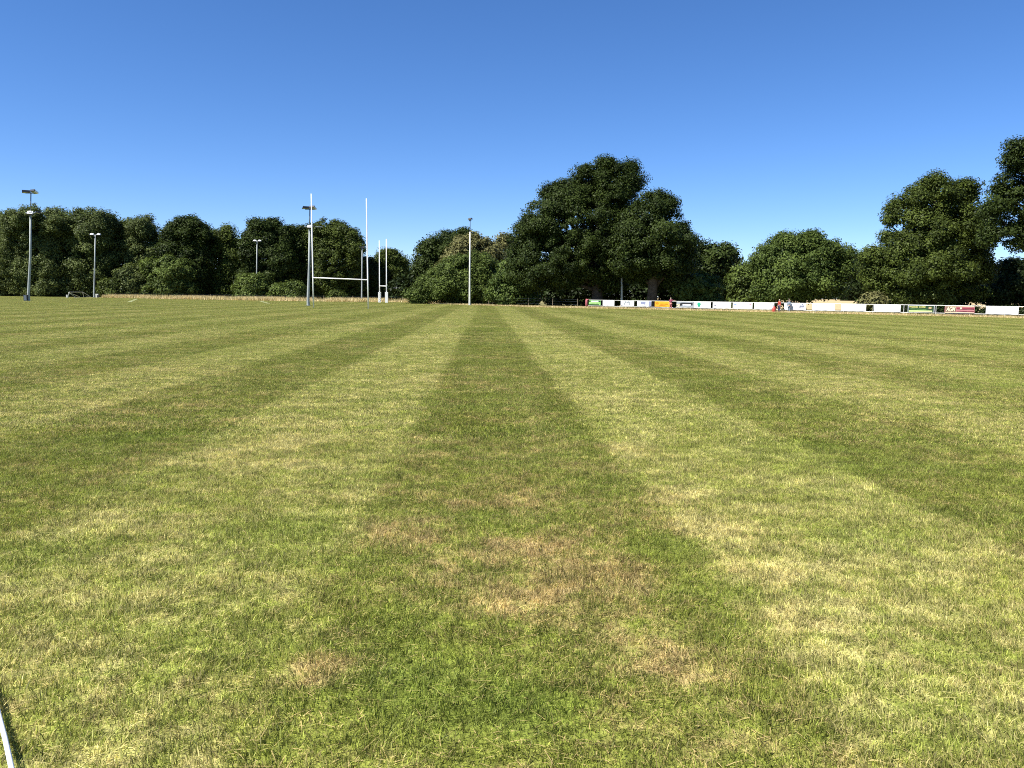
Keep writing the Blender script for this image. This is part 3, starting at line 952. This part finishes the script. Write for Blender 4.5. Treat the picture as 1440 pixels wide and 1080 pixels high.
# ------------------------------------------------------------------ small goal frame and odds at the left
g0, g1 = ground(96, 418.6), ground(117.5, 418.0)
t = thing('goal_frame', 'low white portable goal frame standing before the dark trees on the left', 'goal', g0)
dv = g1 - g0
back = Vector((.35, 1.3, 0))
W1, hgt = dv, 1.15
gm = MB().tube([(0, 0, 0), (.25, 0, hgt), Vector((-.1, 0, hgt)) + W1, W1], .055, 8)
gm.build('front_frame', CREAM, t, True)
for e in (Vector((0, 0, 0)), W1):
    MB().tube([e + Vector((.1, 0, hgt - .1)), e + back * 1.2 + Vector((.5, 0, 0))], .045, 8).build('side_bar', CREAM, t)
MB().tube([Vector((0, 0, .05)) + back * 1.2, W1 + back * 1.2 + Vector((0, 0, .05))], .045, 8).build('back_bar', CREAM, t)
MB().tube([(.4, 0, .95), W1 * .7 + Vector((0, .2, .15))], .05, 8).build('brace', CREAM, t)
MB().box((-.15, -.1, .3), (.3, .3, .6)).build('wheel_block', CREAM, t)
bq = ground(122.6, 417.6)
t = thing('barrel', 'rust red barrel lying at the right end of the small goal frame', 'barrel', bq)
MB().tube([(-.55, 0, .72), (-.42, 0, .72), (.42, 0, .72), (.55, 0, .72)], [.36, .42, .42, .36], 16).build('drum', RUST, t, True)
for sx_ in (-.3, .3):
    MB().box((sx_, 0, .16), (.1, .7, .34)).build('cradle', WOODP, t)

# ------------------------------------------------------------------ wooden stake fences
def wire_fence(label, pxs, h):
    P = [ground(*p) for p in pxs]
    t = thing('wire_fence', label, 'fence', P[0])
    for p in P:
        l = p - P[0]
        MB().tube([l + Vector((0, 0, -.1)), l + Vector((.03, 0, h))], [.055, .045], 8).build('post', WOODP, t)
    w = MB()
    for zz in (.45, .85, h - .08):
        for i in range(len(P) - 1):
            w.tube([P[i] - P[0] + Vector((0, 0, zz)), P[i + 1] - P[0] + Vector((0, 0, zz))], .004, 4)
    w.build('wire', GALVD, t)


wire_fence('old wire fence on wooden stakes in the dry grass along the far tree line', [(163, 419.0), (296, 420.8), (340, 421.4), (382, 422.3), (455, 423.2), (495.5, 423.8), (566, 424.8)], 1.1)
wire_fence('old wire fence on wooden posts under the giant oaks', [(687, 429.6), (719, 430.4), (743, 431), (777, 431.8), (812, 432.6)], 1.25)

# ------------------------------------------------------------------ rail fence and banners
t = thing('rail_fence', 'long white-grey metal rail fence along the right side carrying the banners', 'fence', FENCE0)
FL = (FENCE1 - FENCE0).length + 14
RAIL = simple('rail_paint', (0.62, 0.62, 0.58), 0.45, 0.1, 0.12)
nP = int(FL / 3.1)
for i in range(nP + 1):
    p = FD * (i * FL / nP)
    MB().tube([p + Vector((0, 0, -.1)), p + Vector((0, 0, 1.16))], .03, 8).build('post', RAIL, t)
for zz, nm in ((1.12, 'top_rail'), (.32, 'bottom_rail')):
    MB().tube([Vector((0, 0, zz)), FD * FL + Vector((0, 0, zz))], .028, 8).build(nm, RAIL, t)
ANG = math.atan2(FD.y, FD.x)


def fence_t(px):
    """distance along the fence where the picture column px meets it"""
    d = ray(px, 430); d.z = 0
    # s*d = F0 + u*FD
    det = d.x * (-FD.y) + FD.x * d.y
    return (d.x * FENCE0.y - d.y * FENCE0.x) / (d.y * FD.x - d.x * FD.y)


def fence_pt(px, off=0.0):
    return FENCE0 + FD * fence_t(px) + FN * off


def text_mesh(name, s, w, h, m_, parent, cx, cz, yoff, shear=0.0, bold=0.0):
    cu = bpy.data.curves.new(name, 'FONT')
    cu.body = s
    cu.align_x = 'CENTER'
    cu.align_y = 'CENTER'
    cu.shear = shear
    cu.extrude = 0.002
    cu.offset = bold
    tmp = bpy.data.objects.new('tmp_text', cu)
    COL.objects.link(tmp)
    bpy.context.view_layer.update()
    dg = bpy.context.evaluated_depsgraph_get()
    me = bpy.data.meshes.new_from_object(tmp.evaluated_get(dg))
    bpy.data.objects.remove(tmp)
    co = np.zeros(len(me.vertices) * 3, np.float32)
    me.vertices.foreach_get('co', co)
    co = co.reshape(-1, 3)
    mn, mx_ = co.min(0), co.max(0)
    q = np.zeros_like(co)
    q[:, 0] = ((co[:, 0] - mn[0]) / (mx_[0] - mn[0]) - .5) * w + cx
    q[:, 2] = ((co[:, 1] - mn[1]) / (mx_[1] - mn[1]) - .5) * h + cz
    q[:, 1] = -yoff - co[:, 2]
    me.vertices.foreach_set('co', q.ravel())
    me.materials.clear(); me.materials.append(m_)
    me.update()
    return link(name, me, parent)


BAN = 'advertising banners hung on the rail fence'
M_ = {'lime': paint('lime_print', (.25, .55, .16)), 'dgreen': paint('dark_green_print', (.02, .055, .015)), 'lgreen': paint('pale_lime_print', (.55, .70, .28)), 'yellow': paint('yellow_print', (.62, .60, .20)),
      'orange': paint('orange_print', (.85, .36, .015)), 'dorange': paint('deep_orange_print', (.62, .20, .01)), 'grey': paint('grey_print', (.30, .33, .35)), 'black': paint('black_print', (.02, .02, .022)), 'navy': paint('navy_print', (.05, .06, .16)),
      'slate': paint('slate_blue_print', (.22, .24, .36)), 'teal': paint('teal_green_print', (.03, .38, .22)), 'blue': paint('pale_blue_print', (.30, .42, .75)), 'pink': paint('pink_print', (.75, .35, .42)), 'maroon': paint('maroon_print', (.24, .035, .05)),
      'rose': paint('rose_print', (.46, .20, .20)), 'ivory': paint('ivory_print', (.78, .68, .46)), 'pgrey': paint('pale_grey_print', (.62, .65, .70)), 'brown': paint('brown_print', (.22, .13, .09))}


def banner(label, px0, px1, zc, h, m_, decor):
    zc, h = .745, h * .84
    a, c = fence_pt(px0, .05), fence_pt(px1, .05)
    W = (c - a).length
    t = thing('banner', label, 'banner', (a + c) / 2, ANG, BAN)
    mb = MB()
    nseg = 14                                   # slightly sagging vinyl sheet with thickness
    rd = random.Random(int(px0))
    ph = rd.uniform(0, 6)
    for j in range(2):
        yy = -.0 if j == 0 else .012
        for i in range(nseg + 1):
            x = (i / nseg - .5) * W
            dy = .012 * math.sin(i * 1.3 + ph)
            mb.v.append(Vector((x, yy + dy, zc - h / 2 + .012 * math.sin(i * .9 + ph))))
            mb.v.append(Vector((x, yy + dy * .4, zc + h / 2 - .015 * math.sin(math.pi * i / nseg))))
    k = 2 * (nseg + 1)
    for i in range(nseg):
        a0 = 2 * i
        mb.f.append([a0, a0 + 2, a0 + 3, a0 + 1])
        mb.f.append([k + a0 + 1, k + a0 + 3, k + a0 + 2, k + a0])
        mb.f.append([a0 + 1, a0 + 3, k + a0 + 3, k + a0 + 1])
        mb.f.append([a0, k + a0, k + a0 + 2, a0 + 2])
    mb.build('sheet', m_, t)
    for dcr in decor:
        if dcr[0] == 'p':                      # panel: name, cx, cz, w, h as fractions
            _, nm, mm, fx, fz, fw, fh = dcr
            MB().box((fx * W, -.022 - .002 * decor.index(dcr), zc + fz * h), (fw * W, .006, fh * h)).build(nm, M_[mm], t)
        elif dcr[0] == 't':
            _, nm, mm, s, fx, fz, fw, fh, sh, bo = dcr
            text_mesh(nm, s, fw * W, fh * h, M_[mm], t, fx * W, zc + fz * h, .06, sh, bo)
        elif dcr[0] == 'e':
            _, nm, mm, fx, fz, rx, rz = dcr
            MB().ell((fx * W, -.026, zc + fz * h), (rx, .012, rz), 14, 7).build(nm, M_[mm], t, True)
        elif dcr[0] == 'd':                    # drape-like slanted bar
            _, nm, mm, fx, fz, fw, fh, ang = dcr
            MB().box((fx * W, -.025, zc + fz * h), (fw * W, .006, fh * h), Matrix.Rotation(ang, 3, 'Y')).build(nm, M_[mm], t)
    return t


ZC, BH = .68, .84
banner('lime green banner, first on the fence beside the red padded post', 828.3, 844.8, ZC, .78, M_['lime'],
       [('p', 'header_panel', 'pgrey', .02, .30, .60, .22), ('p', 'corner_panel', 'dgreen', -.42, .32, .12, .26), ('p', 'corner_panel', 'dgreen', .40, .30, .16, .28), ('p', 'footer_panel', 'dgreen', -.05, -.38, .85, .18), ('p', 'text_line', 'lgreen', .02, -.05, .8, .12)])
banner('plain white banner right of the lime green one', 847.8, 864.0, ZC, .82, BOARDW, [('p', 'text_line', 'pgrey', .02, .1, .6, .12)])
banner('white banner with a grey abstract design beside the grey mast', 873.0, 891.8, ZC, .80, BOARDW,
       [('p', 'side_panel', 'pgrey', -.40, .02, .18, .85), ('d', 'slanted_bar', 'grey', -.18, .1, .07, .75, .5), ('d', 'slanted_bar', 'grey', .14, .12, .09, .7, -.5), ('p', 'block', 'grey', .06, .22, .26, .2), ('p', 'block', 'pgrey', .02, -.1, .2, .2)])
banner('white banner with a slate blue design left of the orange banner', 896.2, 916.2, ZC, .82, BOARDW,
       [('p', 'block', 'slate', -.08, .10, .34, .5), ('p', 'block', 'pgrey', -.1, -.2, .2, .2), ('p', 'side_panel', 'slate', .40, .0, .18, .9), ('d', 'slanted_bar', 'pgrey', .2, .1, .08, .7, -.4), ('p', 'header_panel', 'pgrey', -.1, .42, .6, .12)])
banner('bright orange banner left of the person in maroon', 921.0, 942.4, ZC, .84, M_['orange'],
       [('t', 'lettering', 'dorange', 'VO', -.36, .2, .2, .36, 0, .02), ('p', 'text_line', 'dorange', .1, .02, .5, .1), ('p', 'text_line', 'dorange', .0, -.25, .4, .08)])
banner('black and white patterned banner right of the person in maroon', 951.6, 975.0, ZC, .84, M_['grey'],
       [('p', 'white_block', 'ivory', -.40, -.2, .18, .5), ('p', 'black_block', 'black', .12, .10, .68, .42), ('p', 'black_block', 'black', -.22, .0, .16, .4), ('p', 'white_block', 'pgrey', .12, -.08, .5, .26), ('p', 'text_line', 'pgrey', .1, .4, .6, .08)])
banner('white banner with a green emblem in its left half', 975.6, 999.6, ZC, .88, BOARDW,
       [('e', 'emblem', 'teal', -.18, .1, .24, .22), ('p', 'emblem_base', 'teal', -.18, -.22, .16, .2), ('p', 'white_slot', 'pgrey', -.17, .02, .05, .2)])
banner('white banner with a tiny dark mark at its lower left', 1002.6, 1028.2, ZC, .88, BOARDW, [('p', 'mark', 'black', -.42, -.08, .035, .2), ('p', 'mark', 'navy', -.34, -.1, .05, .14), ('p', 'text_line', 'pgrey', .0, .12, .3, .04)])
banner('white banner with pale blue and pink spots in its upper corners', 1030.8, 1058.4, ZC, .90, BOARDW, [('e', 'emblem', 'blue', -.38, .2, .17, .1), ('e', 'emblem', 'pink', .38, .2, .12, .09), ('p', 'text_line', 'pgrey', .0, -.1, .4, .05)])
banner('white banner with faint grey script, left of the red bag', 1060.8, 1089.0, ZC, .90, BOARDW, [('p', 'text_line', 'pgrey', .05, .24, .6, .05), ('p', 'text_line', 'pgrey', -.3, -.12, .22, .06), ('p', 'corner_panel', 'pgrey', .38, .3, .22, .36)])
banner('white banner with a black boxed logo, behind the spectators', 1103.0, 1133.8, ZC, .92, BOARDW,
       [('p', 'logo_bar', 'black', .22, -.08, .028, .34), ('p', 'logo_bar', 'navy', .32, .22, .2, .06), ('p', 'logo_bar', 'navy', .32, .02, .2, .07), ('p', 'logo_bar', 'navy', .32, -.18, .2, .07), ('p', 'logo_bar', 'slate', .33, .33, .07, .1)])
banner('white banner with one faint blue mark, left before the stubble field', 1142.4, 1174.4, ZC, .94, BOARDW, [('p', 'text_line', 'pgrey', -.2, .2, .24, .08), ('p', 'mark', 'blue', -.33, .22, .05, .08)])
banner('plain white banner directly in front of the stubble field', 1183.2, 1218.2, ZC, .94, BOARDW, [('p', 'text_line', 'pgrey', -.1, -.05, .4, .03)])
banner('plain white banner left of the dark green banner', 1229.6, 1266.8, ZC, .94, BOARDW, [('p', 'text_line', 'pgrey', .0, .02, .4, .03)])
banner('dark green banner with yellow lettering and a pale lime bottom band', 1277.2, 1314.6, ZC, .86, M_['dgreen'],
       [('t', 'lettering', 'yellow', 'WOOD CORE', -.14, .25, .62, .27, 0, .02), ('p', 'footer_panel', 'lgreen', -.02, -.36, .88, .22), ('p', 'text_line', 'lime', -.1, -.06, .6, .05), ('p', 'emblem_panel', 'brown', .34, .14, .13, .3), ('p', 'emblem_line', 'yellow', .34, .2, .09, .06), ('p', 'emblem_line', 'yellow', .34, .06, .07, .05),
        ('p', 'frame_edge', 'pgrey', -.49, 0, .018, 1.0), ('p', 'frame_edge', 'pgrey', .49, 0, .018, 1.0), ('p', 'frame_edge', 'pgrey', 0, .48, .96, .05)])
banner('maroon and cream banner with large slanted initials', 1329.0, 1371.0, ZC, .88, M_['rose'],
       [('p', 'initials_panel', 'brown', -.30, 0, .36, .8), ('t', 'initials', 'ivory', 'AGM', -.29, .02, .32, .66, .3, .03), ('p', 'stripe', 'ivory', 0, .45, .98, .08), ('p', 'stripe', 'maroon', .19, .15, .58, .24), ('p', 'stripe', 'maroon', .19, -.22, .58, .08), ('p', 'stripe', 'ivory', 0, -.45, .98, .08), ('e', 'emblem', 'ivory', .05, .15, .1, .1)])
banner('plain white banner, last on the fence at the right edge', 1387.0, 1433.0, ZC, .96, BOARDW, [('p', 'mark', 'pgrey', .38, -.25, .06, .1), ('p', 'text_line', 'pgrey', -.12, .28, .1, .08)])

# ------------------------------------------------------------------ people
def skin_mesh(name, verts, edges, rad, m_, parent, root=0, sub=1):
    me = bpy.data.meshes.new(name)
    me.from_pydata([tuple(v) for v in verts], edges, [])
    o = bpy.data.objects.new(name, me)
    COL.objects.link(o)
    o.modifiers.new('skin', 'SKIN')
    sk = me.skin_vertices[0].data
    for i, r in enumerate(rad):
        sk[i].radius = (r, r) if not hasattr(r, '__len__') else r
        sk[i].use_root = (i == root)
    sb = o.modifiers.new('sub', 'SUBSURF'); sb.levels = sub; sb.render_levels = sub
    bpy.context.view_layer.update()
    dg = bpy.context.evaluated_depsgraph_get()
    m2 = bpy.data.meshes.new_from_object(o.evaluated_get(dg))
    bpy.data.objects.remove(o)
    m2.name = name
    m2.polygons.foreach_set('use_smooth', [True] * len(m2.polygons))
    m2.materials.clear(); m2.materials.append(m_)
    return link(name, m2, parent)


SKIN = simple('skin', (.52, .33, .24), .5, var=.06)


def person(label, loc, rz, h, arms, leg_spread, topm, trm, hairm, sleeve=.5, long_tr=True, lean=0.0):
    """arms: per side (elbow offset, wrist offset) from the shoulder in fractions of the height"""
    t = thing('person', label, 'person', loc, rz)
    s = h / 1.7
    V, E, Rr = [], [], []

    def add(p, r, link_to=None):
        V.append(Vector(p) * s); Rr.append(r * s if not hasattr(r, '__len__') else (r[0] * s, r[1] * s))
        if link_to is not None: E.append((link_to, len(V) - 1))
        return len(V) - 1
    L = lean
    pel = add((0, 0, .93), (.15, .11))
    wst = add((0, -.3 * L * .5, 1.1), (.13, .095), pel)
    chs = add((0, -L * .55, 1.30), (.165, .11), wst)
    nb = add((0, -L * .7, 1.43), (.075, .065), chs)
    nk = add((0, -L * .78, 1.49), .052, nb)
    hd = add((0, -L * .85 - .01, 1.58), (.075, .088), nk)
    ht = add((0, -L * .9, 1.67), (.068, .08), hd)
    sk = {}
    for sd, (el, wr) in zip((-1, 1), arms):
        sh = add((sd * .17, -L * .6, 1.39), .058, chs)
        e = add(Vector((sd * .17, -L * .6, 1.39)) + Vector(el), .04, sh)
        w = add(Vector((sd * .17, -L * .6, 1.39)) + Vector(wr), .029, e)
        dirv = (Vector(wr) - Vector(el)).normalized()
        pm = add(V[w] / s + dirv * .06, (.036, .02), w)
        side = dirv.cross(Vector((0, 0, 1)))
        if side.length < .1: side = dirv.cross(Vector((0, 1, 0)))
        side.normalize()
        for k, fl in enumerate((.075, .085, .08, .06)):
            f1 = add(V[pm] / s + dirv * .04 + side * (.024 * (k - 1.5)), .009, pm)
            add(V[f1] / s + dirv * fl * .7 + Vector((0, 0, -.012)), .0075, f1)
        th = add(V[w] / s + dirv * .035 + side * -.045, .010, w)
        add(V[th] / s + dirv * .04 + side * -.012, .008, th)
        sk[sd] = (sh, e, w)
    lg = {}
    for sd in (-1, 1):
        hp = add((sd * .085, 0, .86), .09, pel)
        kn = add((sd * (.09 + leg_spread * .4), -.02, .48), .058, hp)
        an = add((sd * (.09 + leg_spread), .02, .09), .038, kn)
        ft = add((sd * (.1 + leg_spread), -.13, .035), (.042, .03), an)
        lg[sd] = (hp, kn, an)
    body = skin_mesh('body', V, E, Rr, SKIN, t, pel)

    def sub(name, ids, edges, grow, m_):
        mp = {g: i for i, g in enumerate(ids)}
        rr = []
        for g in ids:
            r = Rr[g]
            rr.append((r[0] + grow, r[1] + grow) if hasattr(r, '__len__') else r + grow)
        return skin_mesh(name, [V[g] for g in ids], [(mp[a_], mp[b_]) for a_, b_ in edges], rr, m_, t, 0)
    ids = [pel, wst, chs, nb]; ed = [(pel, wst), (wst, chs), (chs, nb)]
    for sd in (-1, 1):
        a0, a1, a2 = sk[sd]
        ids += [a0, a1]; ed += [(chs, a0), (a0, a1)]
        if sleeve > .8:
            ids.append(a2); ed.append((a1, a2))
    sub('shirt', ids, ed, .018 * s, topm)
    ids = [pel]; ed = []
    for sd in (-1, 1):
        a0, a1, a2 = lg[sd]
        ids += [a0, a1]; ed += [(pel, a0), (a0, a1)]
        if long_tr: ids.append(a2); ed.append((a1, a2))
    sub('trousers', ids, ed, .016 * s, trm)
    hc = V[hd]
    MB().ell((hc.x, hc.y + .014 * s, hc.z + .055 * s), (.088 * s, .098 * s, .085 * s), 12, 8).build('hair', hairm, t, True)
    fc = MB()
    for sx_ in (-1, 1):
        fc.ell((hc.x + sx_ * .03 * s, hc.y - .088 * s, hc.z + .012 * s), (.012 * s, .008 * s, .008 * s), 6, 4)
    fc.build('eyes', DARK, t)
    MB().ell((hc.x, hc.y - .095 * s, hc.z - .015 * s), (.013 * s, .018 * s, .02 * s), 6, 5).build('nose', SKIN, t, True)
    MB().box((hc.x, hc.y - .084 * s, hc.z - .05 * s), (.045 * s, .012 * s, .009 * s)).build('mouth', RUST, t)
    for sx_ in (-1, 1):
        sh_ = MB().ell((V[lg[sx_][2]].x + sx_ * .008 * s, V[lg[sx_][2]].y - .085 * s, .04 * s), (.052 * s, .135 * s, .042 * s), 10, 6)
        sh_.build('shoe', DARK, t, True)
    return t


MAROON = paint('maroon_cloth', (.30, .06, .11)); NAVY = paint('navy_cloth', (.03, .035, .09)); RED = paint('red_cloth', (.44, .06, .04))
ROSE = paint('rose_cloth', (.42, .12, .13)); PALEH = paint('fair_hair', (.55, .45, .33)); DKH = paint('dark_hair', (.05, .035, .025)); SLATE = paint('slate_cloth', (.20, .25, .31))
HANG = ((-.05, .02, -.27), (-.06, -.05, -.50))
HANGR = ((.05, .02, -.27), (.06, -.05, -.50))
pf = fence_pt(946.3, .55)
person('person in a maroon top leaning an outstretched arm on the fence beside the orange banner', pf, ANG + .15, 1.55,
       (HANG, ((.24, -.02, -.06), (.47, .06, -.10))), .03, MAROON, ROSE, PALEH, lean=.1)
pf = fence_pt(1098.6, .6)
person('person in a red top and dark trousers standing by the red bag', pf, ANG - .5, 1.52, (HANG, HANGR), .04, RED, NAVY, PALEH, sleeve=.9)
pf = fence_pt(1111.3, .4)
person('person in slate grey clothes with fair hair in front of the white logo banner', pf, ANG + 2.9, 1.5, (HANG, HANGR), .03, SLATE, SLATE, PALEH, sleeve=.9)

# red kit bag
t = thing('kit_bag', 'upright red kit bag on the grass left of the person in red', 'bag', fence_pt(1092.2, .75), ANG)
bg = MB().tube([(0, 0, 0), (0, 0, .06), (0, 0, .4), (0, 0, .62), (.02, 0, .72)], [.2, .25, .24, .16, .05], 14)
bg.build('bag_body', RED, t, True)
MB().tube([(-.1, -.02, .6), (-.06, -.02, .82), (.06, -.02, .82), (.1, -.02, .6)], .016, 8).build('strap', NAVY, t)
# red post protector at the fence start
t = thing('padded_post', 'short post wrapped in red padding at the start of the rail fence', 'post', fence_pt(825.4, .1), ANG)
MB().tube([(0, 0, -.1), (0, 0, 1.2)], .05, 8).build('post', RAIL, t)
MB().tube([(0, 0, .3), (0, 0, .34), (0, 0, 1.08), (0, 0, 1.12)], [.14, .17, .17, .14], 14).build('padding', ROSE, t, True)
MB().tube([(-.12, 0, 1.18), (.32, 0, 1.14)], [.09, .07], 10).build('cap', ROSE, t, True)

# ------------------------------------------------------------------ rope in the near left corner
a, c = ground(-2.2, 1003, .04), ground(16.5, 1081, .04)
dv = (c - a)
pts_ = [a - dv * 6, a - dv * 2.5 + Vector((.006, 0, -.004)), a, a + dv * .5 + Vector((.002, 0, .002)), c, c + dv * 1.5]
tag(MB().tube(pts_, .0085, 10).build('rope', ROPE, None, True), 'taut white rope crossing the near left corner of the grass', 'rope')

# ------------------------------------------------------------------ bird
bp = at(557.3, 405.3, 150)
t = thing('bird', 'small white bird gliding low before the dark trees, right of the padded goalposts', 'bird', bp)
MB().tube([(0, -.22, 0), (0, -.15, 0.01), (0, 0, .02), (0, .15, .01), (0, .27, 0)], [.01, .05, .075, .05, .012], 10).build('body', LAMPW, t, True)
for s_ in (-1, 1):
    w = MB()
    w.v = [Vector(p) for p in ((s_ * .05, -.1, .03), (s_ * .05, .09, .03), (s_ * .28, .06, .07), (s_ * .28, -.12, .08), (s_ * .56, .08, .05), (s_ * .56, .05, .055),
                               (s_ * .05, -.1, .01), (s_ * .05, .09, .01), (s_ * .28, .06, .05), (s_ * .28, -.12, .06), (s_ * .56, .08, .04), (s_ * .56, .05, .045))]
    w.f = [[0, 1, 2, 3], [3, 2, 4, 5], [9, 8, 7, 6], [11, 10, 8, 9], [0, 3, 9, 6], [3, 5, 11, 9], [5, 4, 10, 11], [4, 2, 8, 10], [2, 1, 7, 8]]
    w.build('wing', LAMPW, t)

# ------------------------------------------------------------------ light
SUN_EL, SUN_AZ = R(51), R(-118)            # azimuth from +Y, negative = left; slightly behind the camera
sd_ = Vector((math.cos(SUN_EL) * math.sin(SUN_AZ), math.cos(SUN_EL) * math.cos(SUN_AZ), math.sin(SUN_EL)))
sl = bpy.data.lights.new('sun', 'SUN')
sl.energy = 5.0
sl.angle = R(.53)
sl.color = (1.0, .95, .87)
so = bpy.data.objects.new('sun', sl)
COL.objects.link(so)
so.rotation_euler = sd_.to_track_quat('Z', 'Y').to_euler()
so.location = sd_ * 50
w = bpy.data.worlds.new('World')
scene.world = w
w.use_nodes = True
nt = w.node_tree
bgn = nt.nodes['Background']
sky = nt.nodes.new('ShaderNodeTexSky')
sky.sky_type = 'NISHITA'
sky.sun_disc = False
sky.sun_elevation = SUN_EL
sky.sun_rotation = SUN_AZ
sky.altitude = 0
sky.air_density = 0.7
sky.dust_density = 0.0
sky.ozone_density = 7.0
hs = nt.nodes.new('ShaderNodeHueSaturation')
hs.inputs['Saturation'].default_value = 1.13
nt.links.new(sky.outputs[0], hs.inputs['Color'])
mu = nt.nodes.new('ShaderNodeMix')
mu.data_type = 'RGBA'
mu.blend_type = 'MULTIPLY'
mu.inputs[0].default_value = 1.0
nt.links.new(hs.outputs[0], mu.inputs[6])
mu.inputs[7].default_value = (1.05, 0.955, 1.0, 1.0)      # a touch more violet, as the air looked that day
nt.links.new(mu.outputs[2], bgn.inputs[0])
bgn.inputs[1].default_value = 0.090

scene.view_settings.view_transform = 'Standard'
scene.view_settings.look = 'None'
scene.view_settings.exposure = 0.95
scene.view_settings.gamma = 1.0
scene.cycles.max_bounces = 6
scene.cycles.diffuse_bounces = 4
scene.cycles.glossy_bounces = 2
scene.cycles.transmission_bounces = 4
scene.cycles.use_denoising = False
scene.cycles.filter_width = 1.05
